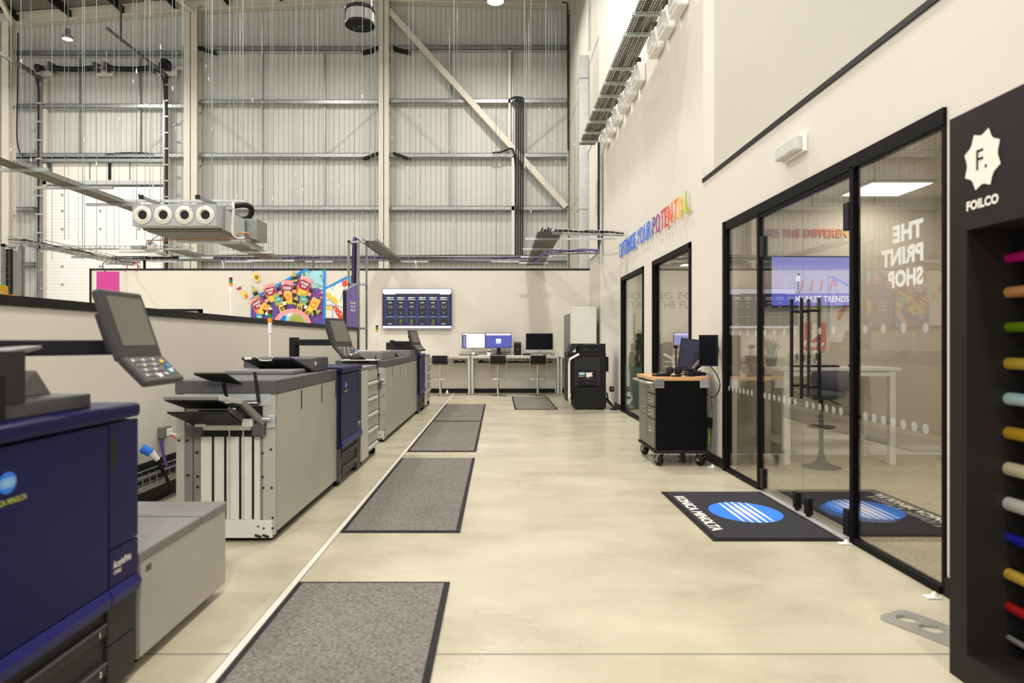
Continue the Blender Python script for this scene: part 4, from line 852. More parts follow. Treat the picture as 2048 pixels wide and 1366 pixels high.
def bin_unit(x, y, L, lb):
    t = thing('paper_drawer_unit', lb, 'paper unit', (x, y, 0), 'grey paper drawer units', False)
    b = MB(); b.box(-.72, -.02, 0, L, .08, .93, 'machine_grey'); b.prism([(-.72, 0, .93), (-.02, 0, .93), (-.02, L, .93), (-.72, L, .93), ], (0, 0, .09), 'mid_grey'); b.build('body', t, .004)
    b = MB(); b.box(-.02, 0, 0, L*.36, .06, .98, 'machine_light'); b.build('door', t, .004)
    for i in range(5):
        z = .1+i*.175; b = MB(); b.box(-.02, -.012, L*.38, L, z, z+.17, 'machine_grey'); b.prism([(-.02, L*.38, z+.0), (.006, L*.38, z+.012), (.006, L*.38, z+.035), (-.02, L*.38, z+.05)], (0, L*.6, 0), 'machine_light')
        b.box(-.012, -.009, L*.4, L*.98, z+.052, z+.062, 'dark_grey'); b.build('drawer', t, .003)
    for cy in (.1, L-.1): b = MB(); b.cyl((-.06, cy-.02, .04), (-.06, cy+.02, .04), .04, 'black'); b.build('caster', t)
    return t
bin_unit(-1.40, 6.98, .98, 'grey paper drawer unit with five drawer lips beyond the middle blue press')
bin_unit(-1.40, 13.03, 1.1, 'small far grey paper drawer unit beside the bench with bar stools')

def stack_light(px, Y, ytop, z0, lb):
    q = P(px, ytop, Y); zt = q.z; x = q.x; t = thing('signal_light', lb, 'signal light', (x, Y, z0), 'signal lights')
    k = .0075/5.7*5.7
    b = MB(); b.cyl((x, Y, z0), (x, Y, zt-.22), .008, 'white', 10); b.build('pole', t)
    b = MB(); b.cyl((x, Y, zt-.22), (x, Y, zt-.125), .016, 'white', 14); b.build('collar', t); b = MB(); b.cyl((x, Y, zt-.015), (x, Y, zt), .018, 'white', 14, .012); b.build('cap', t)
    for i, m in enumerate(('red_lamp', 'green_lamp', 'amber_lamp')):
        b = MB(); b.cyl((x, Y, zt-.05-i*.036), (x, Y, zt-.015-i*.036), .02, m, 16); b.build('lamp_segment', t)
stack_light(540, 5.9, 616, 1.04, 'red green amber signal light on a white pole above the near grey finisher')
stack_light(754, 10.6, 648, 1.1, 'red green amber signal light at the lower left of the television')
stack_light(461.5, 8.2, 552, 0.0, 'red green amber signal light standing in front of the mural, behind the low wall')
# socket, cable basket on low wall, floor-level cables
t = thing('socket_outlet', 'grey wall socket with plugged cables on the low wall left of the finisher', 'socket', (-2.79, 5.7, .48))
q = Vector((-2.79, 5.6, .0))
b = MB(); b.box(-2.79, -2.74, 5.58, 5.72, .5, .59, 'mid_grey'); b.build('box', t, .004)
b = MB(); b.box(-2.74, -2.72, 5.63, 5.7, .51, .57, 'white'); b.build('plug', t, .004)
b = MB(); b.curve([(-2.72, 5.66, .53), (-2.66, 5.7, .5), (-2.66, 5.85, .38), (-2.68, 5.95, .3)], .008, 'white'); b.curve([(-2.72, 5.66, .52), (-2.67, 5.68, .47), (-2.67, 5.8, .35), (-2.7, 5.95, .28)], .006, 'red'); b.curve([(-2.77, 5.6, .5), (-2.76, 5.61, .4), (-2.74, 5.62, .27)], .012, 'purple'); b.build('cable', t)
t = thing('cable_basket', 'black wire basket of cables running low along the low wall behind the printers', 'cable tray', (-2.72, 5, .2))
b = MB(); basket(b, (-2.71, .5, .2), (-2.71, 13, .2), .12, .08, 120, 'galv'); b.build('basket', t)
b = MB(); cables(b, (-2.71, .5, .21), (-2.71, 13, .21), .1, 5, ('black', 'charcoal', 'black')); b.build('cables', t)
b = MB(); b.box(-2.79, -2.77, -2, 13.45, .18, .34, 'black_soft'); b.build('backing_strip', t)
t = thing('industrial_plug', 'blue and white industrial plug with black cable beside the blue press edge', 'plug', (-2.7, 5.3, .4))
b = MB(); b.cyl((-2.76, 5.28, .47), (-2.7, 5.3, .43), .035, 'logo_blue', 14); b.build('collar', t)
b = MB(); b.cyl((-2.7, 5.3, .43), (-2.66, 5.33, .37), .03, 'white', 14, .02); b.build('body', t)
b = MB(); b.curve([(-2.66, 5.33, .37), (-2.62, 5.36, .25), (-2.6, 5.45, .12), (-2.5, 5.5, .01)], .014, 'black'); b.build('cable', t)

# ================================================================ mats
def floor_mat_obj(x0, x1, y0, y1, lb):
    b = MB(); b.box(x0, x1, y0, y1, 0.003, .008, 'black_soft'); b.box(x0+.03, x1-.03, y0+.03, y1-.03, .004, .012, 'mat_pile'); return single(b, 'floor_mat', lb, 'mat', 'grey runner mats')
floor_mat_obj(-1.07, -.26, .74, 3.66, 'nearest of the grey runner mats in the row beside the printers')
floor_mat_obj(-1.07, -.26, 4.615, 7.535, 'second nearest grey runner mat, in front of the near finisher')
floor_mat_obj(-1.07, -.26, 7.975, 10.87, 'third grey runner mat, in front of the long far finisher')
floor_mat_obj(-1.07, -.26, 10.97, 13.94, 'farthest grey runner mat of the row beside the printers')
floor_mat_obj(.306, 1.12, 12.85, 15.79, 'lone grey runner mat in front of the bar stools')
def logo_mat(x0, x1, y0, y1, flip, lb):
    t = thing('logo_door_mat', lb, 'mat', ((x0+x1)/2, (y0+y1)/2, .003), 'navy logo door mats')
    b = MB(); b.box(x0, x1, y0, y1, .004, .009, 'black'); b.box(x0+.03, x1-.03, y0+.03, y1-.03, .005, .014, 'navy_mat'); b.build('pile', t)
    s_ = -1 if not flip else 1; ux = Vector((0, s_, 0)); uy = Vector((-s_*-1, 0, 0)) if False else Vector((-ux.y, 0, 0))
    cx = (x0+x1)/2+(.04 if not flip else -.04); cy = (y0+y1)/2+.0
    g = MB(); globe(g, (cx, cy, .0145), ux, uy, .31, .26, (0, 0, .0008)); g.raw = True; g.build('globe_logo', t)
    g = MB(); tx = x0+.1 if not flip else x1-.1
    g.text('KONICA MINOLTA', (tx, cy, .0148)-0*uy if False else Vector((tx, cy, .0148))-uy*.042, ux, uy, .085, 'text_white', w_=1.02, bold=.035, align='c'); g.raw = True; g.build('lettering', t)
logo_mat(1.39, 2.235, 4.42, 5.84, False, 'navy door mat with blue globe logo on the concrete outside the glass doors')
logo_mat(2.40, 3.27, 4.5, 5.93, True, 'navy door mat with blue globe logo on the carpet inside the glass doors')
# ================================================================ bench at the back wall
def bench(x0, x1, lb):
    t = thing('high_bench', lb, 'table', ((x0+x1)/2, 16.7, 0), 'white high benches', False); hw = (x1-x0)/2
    b = MB(); b.box(-hw, hw, -.35, .33, .915, .945, 'desk'); b.build('tabletop', t, .003)
    b = MB()
    for y in (-.31, .29): b.box(-hw+.02, hw-.02, y-.015, y+.015, .88, .915, 'white')
    b.build('rail', t)
    for x in (-hw+.03, hw-.03):
        for y in (-.31, .29): b = MB(); b.cyl((x, y, .012), (x, y, .915), .022, 'cabinet_white', 12); b.cyl((x, y, 0), (x, y, .012), .018, 'dark_grey', 10); b.build('leg', t)
    return t
bench(-2.6, -.68, 'left white high bench, mostly behind the far printers')
bench(-.66, 1.46, 'middle white high bench carrying the two lit monitors and the dark desktop computer')
bench(1.48, 1.9, 'short white bench end tucked beside the tall cabinet')
b = MB(); b.box(.1, 1.9, 17.03, 17.05, .95, 1.1, 'cabinet_white'); single(b, 'trunking', 'white cable trunking on the back wall behind the desktop computer', 'trunking')
for x0, x1, lb in ((-1.1, -.8, 'black cable tray hanging under the left bench'), (-.5, 1.3, 'long black cable tray of sockets hanging under the middle bench')):
    t = thing('cable_management_tray', lb, 'cable tray', ((x0+x1)/2, 16.75, .75)); b = MB(); b.box(x0, x1, 16.6, 16.85, .76, .77, 'black'); b.box(x0, x1, 16.595, 16.6, .76, .80, 'black')
    for k in range(int((x1-x0)/.1)+1): b.box(x0+k*.1, x0+k*.1+.008, 16.6, 16.605, .77, .88, 'black')
    b.build('tray', t)
    b = MB()
    for k in range(int((x1-x0)/.14)): b.box(x0+.03+k*.14, x0+.13+k*.14, 16.65, 16.72, .77, .83, 'panel_white' if k % 2 else 'charcoal')
    b.curve([(x0+.02, 16.6, .8), ((x0+x1)/2, 16.58, .78), (x1-.02, 16.6, .84)], .008, 'black'); b.curve([(x0+.05, 16.6, .84), ((x0+x1)/2, 16.58, .82), (x1-.1, 16.6, .79)], .006, 'panel_white'); b.build('sockets', t)
def stool(x, y, lb):
    t = thing('bar_stool', lb, 'stool', (x, y, 0), 'chrome bar stools', False)
    b = MB(); b.lathe((0, 0, 0), Za, [(0, .0), (.205, 0), (.2, .012), (.06, .028), (.03, .045), (.03, .05)], 'chrome', 32); b.build('base', t)
    b = MB(); b.cyl((0, 0, .04), (0, 0, .42), .028, 'chrome'); b.cyl((0, 0, .4), (0, 0, .74), .019, 'chrome'); b.build('post', t)
    b = MB(); b.curve([(-.02, 0, .4), (-.15, -.02, .4), (-.17, -.14, .4), (0, -.2, .4), (.17, -.14, .4), (.15, -.02, .4), (.02, 0, .4)], .01, 'chrome'); b.build('footrest', t)
    b = MB(); b.box(-.19, .19, -.18, .18, .765, .80, 'black_soft'); b.box(-.15, .15, -.16, .17, .752, .765, 'wood'); b.box(-.16, .16, -.12, .12, .735, .757, 'black'); b.build('seat', t, .01)
    b = MB(); b.box(-.18, .18, -.2, -.17, .8, .955, 'black_soft'); b.build('backrest', t, .02, 3)
    b = MB()
    for s_ in (-1, 1): b.curve([(s_*.19, -.19, .97), (s_*.2, -.19, .8), (s_*.19, -.17, .5), (s_*.15, -.1, .44)], .006, 'chrome')
    b.build('frame', t)
def stool_at(px, lb): stool((px-VX)/F*16.25, 16.1, lb)
stool_at(882, 'left chrome bar stool with black back, beside the far paper drawer unit')
stool_at(996, 'chrome bar stool with black back below the lit blue monitor')
stool_at(1075, 'chrome bar stool with black back below the dark desktop computer')
def monitor(px0, py0, px1, py1, Y, lb, kind):
    a = P(px0, py1, Y); c = P(px1, py0, Y); t = thing('monitor', lb, 'monitor', ((a.x+c.x)/2, Y, .945)); xm = (a.x+c.x)/2
    b = MB(); b.box(a.x, c.x, Y, Y+.03, a.z, c.z, 'black'); b.build('housing', t, .003)
    b = MB(); i = .012; x0, x1, z0, z1 = a.x+i, c.x-i, a.z+i, c.z-i; W = x1-x0; Hh = z1-z0
    def r(u0, v0, u1, v1, m, l=1): b.box(x0+u0*W, x0+u1*W, Y-.001*l, Y+.0, z0+v0*Hh, z0+v1*Hh, m)
    if kind == 'list':
        r(0, 0, 1, 1, 's_white'); r(0, .0, .17, .9, 's_side', 2); r(0, .93, 1, 1, 's_white', 2)
        for k in range(9): r(.04, .12+k*.08, .13, .14+k*.08, 's_white', 3)
        r(.02, .04, .16, .12, 's_blue', 3)
    else:
        r(0, 0, 1, 1, 's_login'); r(0, .87, 1, 1, 's_white', 2); r(.4, .3, .6, .62, 's_white', 2); r(.41, .63, .59, .68, 's_blue', 2); r(.4, .37, .6, .4, 's_lav2', 3); r(.47, .24, .53, .26, 's_white', 2)
    b.raw = True; b.build('screen', t)
    b = MB()
    if kind == 'list': b.box(xm-.025, xm+.0, Y+.03, Y+.05, 1.0, a.z+.1, 'galv'); b.box(xm-.04, xm+.02, Y+.02, Y+.06, .945, 1.02, 'white')
    else: b.box(xm-.04, xm+.05, Y+.03, Y+.06, .96, a.z+.1, 'black'); b.box(xm-.24, xm+.22, Y-.03, Y+.12, .945, .965, 'black')
    b.build('stand', t, .004)
monitor(924, 666, 970.5, 696.5, 16.75, 'left monitor on the bench showing a white page', 'list')
monitor(971, 666, 1023, 696, 16.75, 'monitor on the bench showing a blue login page', 'login')
t = thing('desktop_computer', 'large silver and black all-in-one computer with dark screen on the bench', 'computer', P(1079, 711, 16.7))
a = P(1051.5, 705, 16.7); c = P(1106, 666.5, 16.7)
b = MB(); b.box(a.x, c.x, 16.7, 16.73, a.z, c.z, 'panel_white'); b.build('housing', t, .004)
b = MB(); b.box(a.x+.004, c.x-.004, 16.697, 16.7, a.z+.07, c.z-.004, 'screen_off'); b.build('screen', t)
b = MB(); b.poly(ellipse(((a.x+c.x)/2, 16.6985, a.z+.035), Xa, Za, .011, .012, 14), 'black'); b.raw = True; b.build('logo', t)
b = MB(); xm = (a.x+c.x)/2; b.box(xm-.1, xm+.1, 16.66, 16.86, .945, .955, 'panel_white'); b.box(xm-.09, xm+.09, 16.76, 16.78, .95, a.z+.15, 'panel_white'); b.build('stand', t)
t = thing('tower_computer', 'small black tower computer standing between the lit monitor and the dark one', 'computer', P(1035, 711, 16.6))
a = P(1028.5, 710.5, 16.6); c = P(1042.5, 684, 16.6); b = MB(); b.box(a.x, c.x, 16.6, 16.9, .945, c.z, 'black_soft'); b.build('case', t, .004)
b = MB(); b.box(a.x+.01, c.x-.01, 16.597, 16.6, c.z-.03, c.z-.015, 'mid_grey'); b.poly(ellipse(((a.x+c.x)/2, 16.597, 1.09), Xa, Za, .02, .02, 16), 'mid_grey'); b.raw = True; b.build('front_panel', t)
def flat(name, px0, px1, y0, y1, h, m, lb, cat, grp=None):
    b = MB(); b.box((px0-VX)/F*y0, (px1-VX)/F*y0, y0, y1, .945, .945+h, m); return single(b, name, lb, cat, grp, .003)
flat('keyboard', 918, 956, 16.42, 16.56, .02, 'black_soft', 'black keyboard in front of the white-screen monitor', 'keyboard')
flat('keyboard', 1061, 1086, 16.45, 16.56, .012, 'panel_white', 'pale slim keyboard in front of the dark desktop computer', 'keyboard')
flat('mouse', 1095, 1100, 16.45, 16.52, .02, 'white', 'white mouse right of the pale keyboard', 'mouse')
flat('docking_box', 1046, 1061, 16.5, 16.65, .045, 'black', 'flat black box between the tower computer and the desktop computer', 'box')
flat('paper_sheet', 1085, 1110, 16.5, 16.6, .006, 'dark_grey', 'dark flat pad at the right of the pale keyboard', 'pad')
t = thing('measuring_device', 'small white device with black face on the bench below the two lit monitors', 'device', P(978, 711, 16.5))
q = P(978, 709, 16.5); b = MB(); b.lathe((q.x, 16.5, .945), Za, [(0, 0), (.04, 0), (.045, .03), (.045, .07), (.03, .12), (0, .13)], 'white', 20); b.build('body', t)
b = MB(); b.box(q.x-.03, q.x+.03, 16.455, 16.48, 1.02, 1.06, 'black'); b.build('display', t, .006)
b = MB()
for k in range(5): b.curve([P(985+6*k, 700, 16.8), P(990+5*k, 706+k % 2*3, 16.75), P(1000+6*k, 704, 16.75), P(1012+4*k, 711, 16.7)], .005, 'black')
b.curve([P(958, 705, 16.7), P(975, 703, 16.7), P(1000, 699, 16.7), P(1020, 694, 16.75), P(1028, 692, 16.75)], .005, 'black'); single(b, 'cable_tangle', 'thin black cables tangled on the bench behind the blue login monitor', 'cable')
b = MB(); q = P(1165/1.0 if False else 893, 790, 16.4); b.sphere((q.x, 16.6, .04), .035, 'white', 12, 8); b.lathe((q.x, 16.6, .05), Za, [(.03, 0), (.005, .06)], 'white', 12); single(b, 'door_stop', 'small white cone on the floor under the left bench', 'door stop')

# television
t = thing('television', 'large wall television showing a dashboard of six dark columns', 'television', P(834, 657, YB))
a = P(764.5, 657.5, 16.96); c = P(903.5, 577, 16.96)
b = MB(); b.box(a.x, c.x, 16.97, 17.03, a.z, c.z, 'black'); b.box(a.x-.004, c.x+.004, 16.965, 16.975, a.z-.012, a.z, 'steel'); b.build('housing', t, .004)
b = MB(); b.box(a.x+.3, c.x-.3, 17.03, YB, a.z+.2, c.z-.2, 'black'); b.build('wall_bracket', t)
b = MB(); x0, x1, z0, z1 = a.x+.01, c.x-.01, a.z+.012, c.z-.01; W = x1-x0; Hh = z1-z0
def r(u0, v0, u1, v1, m, l=1): b.poly([(x0+u*W, 16.969-.0008*l, z0+v*Hh) for u, v in ((u0, v0), (u1, v0), (u1, v1), (u0, v1))], m)
r(0, 0, 1, 1, 's_navy'); r(0, .88, 1, 1, 's_white', 2); r(0, 0, 1, .06, 's_white', 2); r(.45, .865, .54, .88, 's_red', 2); r(.02, .86, .18, .885, 's_white', 3); r(.83, .86, .98, .885, 's_white', 3)
for k in range(6):
    u = .045+k*.156; r(u, .13, u+.125, .82, 's_black', 2)
    for uu in (u-.006, u+.125): r(uu+.001, .13, uu+.005, .82, 's_blue', 3)
    r(u+.015, .765, u+.075, .79, 's_white', 3); r(u+.085, .765, u+.11, .79, 's_white', 3); r(u+.01, .725, u+.115, .74, 's_white', 3)
    r(u+.035, .64, u+.09, .655, 's_white', 3); r(u+.035, .535, u+.05, .55, 's_white', 3); r(u+.08, .535, u+.095, .55, 's_white', 3); r(u+.055, .55, u+.072, .57, 's_white' if k in (1, 2, 4) else 's_red', 3)
    r(u+.045, .49, u+.08, .50, 's_lav2', 3); r(u+.055, .375, u+.068, .40, 's_lav3', 3); r(u+.03, .305, u+.095, .315, 's_lav2', 3); r(u, .285, u+.125, .295, 's_lav3', 3)
    for v in (.70, .60, .51, .42, .24): r(u, v, u+.125, v+.004, 's_grey', 3)
    r(u+.035, .105, u+.085, .12, ('s_white', 's_red', 's_amber', 's_lav', 's_amber', 's_white')[k], 3)
    if k in (1, 2, 4):
        cx, cz = x0+(u+.0625)*W, z0+.185*Hh
        for s_ in range(16):
            if k == 4 and s_ in (6, 7, 8): continue
            m = 's_green' if not (s_ in (12, 13, 14)) else ('s_red' if k == 1 else 's_amber'); a0 = s_*math.pi/8; a1 = a0+math.pi/8
            b.poly([(cx+.034*math.cos(a0), 16.966, cz+.034*math.sin(a0)), (cx+.034*math.cos(a1), 16.966, cz+.034*math.sin(a1)), (cx+.02*math.cos(a1), 16.966, cz+.02*math.sin(a1)), (cx+.02*math.cos(a0), 16.966, cz+.02*math.sin(a0))], m)
b.raw = True; b.build('screen', t)

# ---------------------------------------------------------------- mural on the partition
mu = thing('wall_mural', 'colourful mural of snack packs and bottles fanned over a globe, framed in blue', 'mural', P(560, 700, YB))
def Z(x, y, l=0): return P(460+x/6.827, 530+y/6.827, YB)+Vector((0, -.003*(l+1), 0))
def zp(mb, pts, m, l=0): mb.poly([Z(x, y, l) for x, y in pts], m)
def rot(cx, cy, w_, h_, a, pts):
    a = math.radians(a); return [(cx+(u*w_)*math.cos(a)-(v*h_)*math.sin(a), cy+(u*w_)*math.sin(a)+(v*h_)*math.cos(a)) for u, v in pts]
SQ = [(-.5, -.5), (.5, -.5), (.5, .5), (-.5, .5)]
b = MB()
zp(b, [(292, 470), (1040, 60), (1275, 60), (1275, 1000), (292, 1000)], 'purple', 0)
zp(b, [(960, 110), (1040, 62), (1275, 62), (1275, 345), (1140, 310), (990, 215)], 'cyan_pale', 1)
for i in range(90):
    x = random.uniform(930, 1270); y = random.uniform(66, 330)
    if y < 60+(1040-x)*.55 or (1090 < x < 1230 and 100 < y < 250): continue
    zp(b, rot(x, y, random.uniform(22, 50), random.uniform(8, 18), random.uniform(0, 180), [(-.5, 0), (0, -.5), (.5, 0), (0, .5)]), random.choice(('leaf', 'leaf', 'olive', 'leaf_dark')), 2+i % 3)
b.raw = True; b.build('background', mu)
b = MB(); zp(b, [(284, 475), (284, 458), (1010, 60), (1080, 60), (306, 484)], 'sky_blue', 5); zp(b, [(284, 470), (298, 470), (298, 1000), (284, 1000)], 'sky_blue', 5); zp(b, [(1276, 60), (1308, 60), (1308, 1000), (1276, 1000)], 'sky_blue', 6)
zp(b, [(1308, 330), (1308, 305), (1600, 150), (1650, 150), (1650, 165)], 'sky_blue', 5); zp(b, [(1645, 150), (1660, 150), (1660, 1000), (1645, 1000)], 'sky_blue', 5); b.raw = True; b.build('blue_border', mu)
b = MB(); zp(b, [(1308, 330), (1645, 165), (1645, 1000), (1308, 1000)], 'paper', 1)
for pts in ([(1312, 380), (1370, 380), (1395, 425), (1440, 440), (1490, 500), (1450, 540), (1400, 520), (1340, 450), (1312, 440)], [(1312, 560), (1390, 555), (1390, 620), (1312, 610)]): zp(b, pts, 'yellow', 2)
zp(b, [(1400, 555), (1450, 560), (1530, 640), (1545, 745), (1500, 760), (1440, 650)], 'red', 2); zp(b, [(1530, 230), (1600, 200), (1600, 290), (1545, 300)], 'red', 2)
for i in range(9): zp(b, [Zp for Zp in rot(1480+random.uniform(-40, 40), 640+random.uniform(-50, 60), 16, 16, 0, [(math.cos(a)*.5, math.sin(a)*.5) for a in [k*math.pi/4 for k in range(8)]])], 'paper', 3)
for x0, y0, x1, y1 in ((1380, 300, 1410, 350), (1440, 250, 1420, 300), (1570, 300, 1505, 495), (1312, 480, 1375, 470), (1375, 485, 1450, 550), (1312, 550, 1405, 548), (1403, 548, 1403, 745), (1450, 550, 1600, 600)):
    dx, dy = x1-x0, y1-y0; L = math.hypot(dx, dy); nx, ny = -dy/L*4, dx/L*4; zp(b, [(x0-nx, y0-ny), (x1-nx, y1-ny), (x1+nx, y1+ny), (x0+nx, y0+ny)], 'sky_blue', 4)
b.raw = True; b.build('side_panel', mu)
def pack(cx, cy, w_, h_, a, fill, l, text=True):
    b = MB(); zp(b, rot(cx, cy, w_, h_, a, SQ), fill, l)
    if fill == 'orange':
        zp(b, rot(cx, cy, w_, h_, a, [(-.5, -.5), (.5, -.5), (.5, -.1), (-.5, -.3)]), 'pink_pale', l+1)
        zp(b, rot(cx, cy, w_, h_, a, [(-.44, -.26), (-.2, -.34), (.2, -.3), (.46, -.3), (.44, .02), (.1, .14), (-.3, .1), (-.42, .0)]), 'maroon', l+2)
        aa = -math.radians(a); ux = Vector((math.cos(aa), 0, math.sin(aa))); uy = Vector((-math.sin(aa), 0, math.cos(aa)))
        for s_, v in (('STAND', -.12), ('OUT', .04)):
            q = rot(cx, cy, w_, h_, a, [(0, v)])[0]; p = Z(q[0], q[1], l+3); b.text(s_, p, ux, uy, h_*.12/6.827/F*YB, 'paper', w_=w_*(.66 if s_ == 'STAND' else .42)/6.827/F*YB, bold=.06, align='c')
        zp(b, rot(cx, cy, w_, h_, a, [(-.4+.07*math.cos(t_), -.4+.05*math.sin(t_)) for t_ in [k*math.pi/4 for k in range(8)]]), 'paper', l+3)
        zp(b, rot(cx, cy, w_, h_, a, [(-.3, .16), (.4, .16), (.44, .48), (-.28, .48)]), 'yellow', l+2)
    elif fill == 'yellow':
        zp(b, rot(cx, cy, w_, h_, a, [(.32*math.cos(t_), .25*math.sin(t_)) for t_ in [k*math.pi/6 for k in range(12)]]), 'dark_print' if not text else 'orange', l+1)
        zp(b, rot(cx, cy, w_, h_, a, [(.2*math.cos(t_), .15*math.sin(t_)) for t_ in [k*math.pi/6 for k in range(12)]]), 'mustard' if not text else 'yellow', l+2)
        for k in range(8): zp(b, rot(cx, cy, w_, h_, a, [(-.42+k*.11, -.42+(k*37 % 5)*.05), (-.36+k*.11, -.42+(k*37 % 5)*.05), (-.38+k*.11, -.36+(k*37 % 5)*.05)]), 'maroon', l+2)
    b.raw = True; b.build('printed_pack', mu)
def bottle(cx, cy, w_, h_, a, body, label, cap, l):
    b = MB(); zp(b, rot(cx, cy, w_, h_, a, [(-.5, -.15), (-.2, -.3), (-.14, -.5), (.14, -.5), (.2, -.3), (.5, -.15), (.5, .5), (-.5, .5)]), body, l); zp(b, rot(cx, cy, w_, h_, a, [(-.5, 0), (.5, 0), (.5, .3), (-.5, .3)]), label, l+1); zp(b, rot(cx, cy, w_, h_, a, [(-.17, -.5), (.17, -.5), (.17, -.4), (-.17, -.4)]), cap, l+2); b.raw = True; b.build('printed_bottle', mu)
pack(395, 560, 165, 260, -32, 'orange', 7); pack(560, 385, 160, 250, -17, 'orange', 7); pack(785, 375, 165, 330, 2, 'orange', 7); pack(1010, 300, 170, 270, 22, 'orange', 7)
pack(1150, 545, 120, 190, 28, 'yellow', 11); pack(500, 590, 120, 150, -38, 'yellow', 11); pack(797, 445, 110, 160, 0, 'yellow', 13)
for x, y, a in ((716, 600, -15), (955, 590, 10), (1060, 655, 30), (372, 172, -20)): pack(x, y, 72, 110, a, 'yellow', 14, False)
pack(665, 470, 110, 160, -16, 'olive', 12); pack(1015, 470, 110, 160, 10, 'olive', 12)
b = MB()
for x, y, a in ((665, 470, -16), (1015, 470, 10), (410, 705, 5)): zp(b, rot(x, y, 80, 80, a, SQ), 'teal', 15); zp(b, rot(x, y, 50, 14, a, SQ), 'paper', 16)
b.raw = True; b.build('printed_label', mu)
for x, y, w_, h_, a, c in ((500, 470, 50, 150, -35, 0), (685, 360, 50, 160, -18, 0), (890, 340, 48, 160, 3, 0), (1100, 380, 50, 160, 24, 0), (752, 500, 44, 160, -5, 1), (1055, 555, 44, 160, 32, 1), (500, 650, 44, 130, -45, 1), (350, 370, 66, 170, -25, 2), (905, 480, 66, 130, 22, 2), (1185, 645, 66, 140, 75, 2), (890, 160, 60, 140, -10, 2)):
    bottle(x, y, w_, h_, a, ('dark_print', 'dark_print', 'olive')[c], ('pink_pale', 'paper', 'dark_print')[c], ('yellow', 'pink', 'teal')[c], 17)
b = MB(); zp(b, rot(195, 400, 70, 110, -30, [(-.5, -.2), (-.2, -.5), (.1, -.5), (.5, -.1), (.5, .5), (-.5, .5)]), 'yellow', 7); zp(b, rot(130, 325, 70, 40, -30, [(-.5, -.5), (.5, -.5), (.4, .2), (.1, .5), (-.2, 0), (-.5, 0)]), 'maroon', 7); zp(b, rot(225, 425, 30, 45, -30, SQ), 'pink', 8); b.raw = True; b.build('printed_spray_bottle', mu)
b = MB()
for k, (r_, m) in enumerate(((265, 'pink_pale'), (205, 'cyan_pale'))): zp(b, [(860+r_*math.cos(t_), 850+r_*.95*math.sin(t_)) for t_ in [q*math.pi/20 for q in range(40)]], m, 19+k)
zp(b, [(850, 700), (900, 660), (960, 680), (1010, 740), (1050, 800), (1040, 900), (900, 900), (860, 800), (820, 760)], 'olive', 22); zp(b, [(690, 760), (740, 690), (780, 700), (760, 780), (700, 850)], 'logo_blue', 22); zp(b, [(800, 670), (860, 650), (840, 700), (800, 720)], 'paper', 22); b.raw = True; b.build('printed_globe', mu)
b = MB()
for i in range(34):
    x = random.uniform(1090, 1260); y = random.uniform(370, 740); zp(b, rot(x, y, 22, 10, random.uniform(0, 180), SQ), 'pink', 6)
for x, y, r_ in ((1255, 378, 20), (1250, 450, 20), (1200, 520, 16)): zp(b, [(x+r_*math.cos(k*math.pi/6), y+r_*math.sin(k*math.pi/6)) for k in range(12)], 'pink_pale', 6)
b.raw = True; b.build('printed_confetti', mu)
b = MB(); a = P(193, 640, YB); c = P(239, 543, YB); b.box(a.x, c.x, YB-.004, YB, a.z, c.z, 'magenta'); single(b, 'wall_graphic', 'plain magenta rectangle printed on the partition near its left end', 'wall graphic')
# purple standee on the low wall end
t = thing('display_box', 'purple display box with pale lettering standing at the end of the low wall', 'sign', P(700, 657, 12.9))
b = MB(); a = P(688, 654, 13.0); x0 = a.x; x1 = P(697, 0, 13.0).x; zt = P(0, 582, 13.0).z
b.box(x0, x0+.07, 12.9, 13.35, 1.56, zt, 'black'); b.build('side', t)
b = MB(); b.prism([(x0+.07, 12.9, 1.56), (x0+.2, 13.3, 1.56), (x0+.2, 13.3, zt+.16), (x0+.07, 12.9, zt)], (-.01, .02, 0), 'lilac'); b.prism([(x0, 12.9, zt), (x0+.07, 12.9, zt), (x0+.2, 13.3, zt+.16), (x0+.1, 13.3, zt+.12)], (0, 0, .005), 'mid_grey'); b.build('front', t)
g = MB(); d_ = Vector((.13, .4, 0)).normalized()
for i, s_ in enumerate(('STAND', 'OUT', 'PRINT')): g.text(s_, Vector((x0+.078, 12.9, 2.0-i*.07))+d_*.12+Vector((.003, -.003, 0)), d_, Za, .045, 'text_white', w_=.2, bold=.04)
globe(g, Vector((x0+.13, 13.05, 2.2))+Vector((.008, -.008, 0)), d_, Za, .03, .025, (.002, -.002, 0)); g.raw = True; g.build('lettering', t)

# ================================================================ tall cabinet, copier
t = thing('tall_cabinet', 'tall white cabinet with dark grey left edge in the far right corner', 'cabinet', (1.9, 15.4, 0))
b = MB(); b.box(1.6, 2.2, 15.3, 16.3, .05, 2.06, 'cabinet_white'); b.build('body', t, .01)
b = MB(); b.box(1.565, 1.6, 15.28, 16.32, .03, 1.9, 'mid_grey'); b.prism([(1.565, 15.28, 1.9), (1.6, 15.28, 1.9), (1.61, 15.28, 2.06), (1.58, 15.28, 2.06)], (0, 1.04, 0), 'panel_white'); b.build('side_cover', t, .006)
b = MB(); b.box(1.6, 2.18, 15.35, 16.2, 0, .05, 'charcoal'); b.build('plinth', t)
t = thing('copier', 'black office copier seen from its side, in front of the tall white cabinet', 'copier', (1.72, 13.1, 0))
yf = 12.83; kx = lambda zx: (900+zx/6.02-VX)/F*yf
kz = lambda zy: H-(640+zy/6.02-VY)/F*yf
b = MB(); b.box(kx(1440), kx(1885), yf+.06, yf+.7, .3, kz(395), 'black_soft'); b.build('body', t, .012)
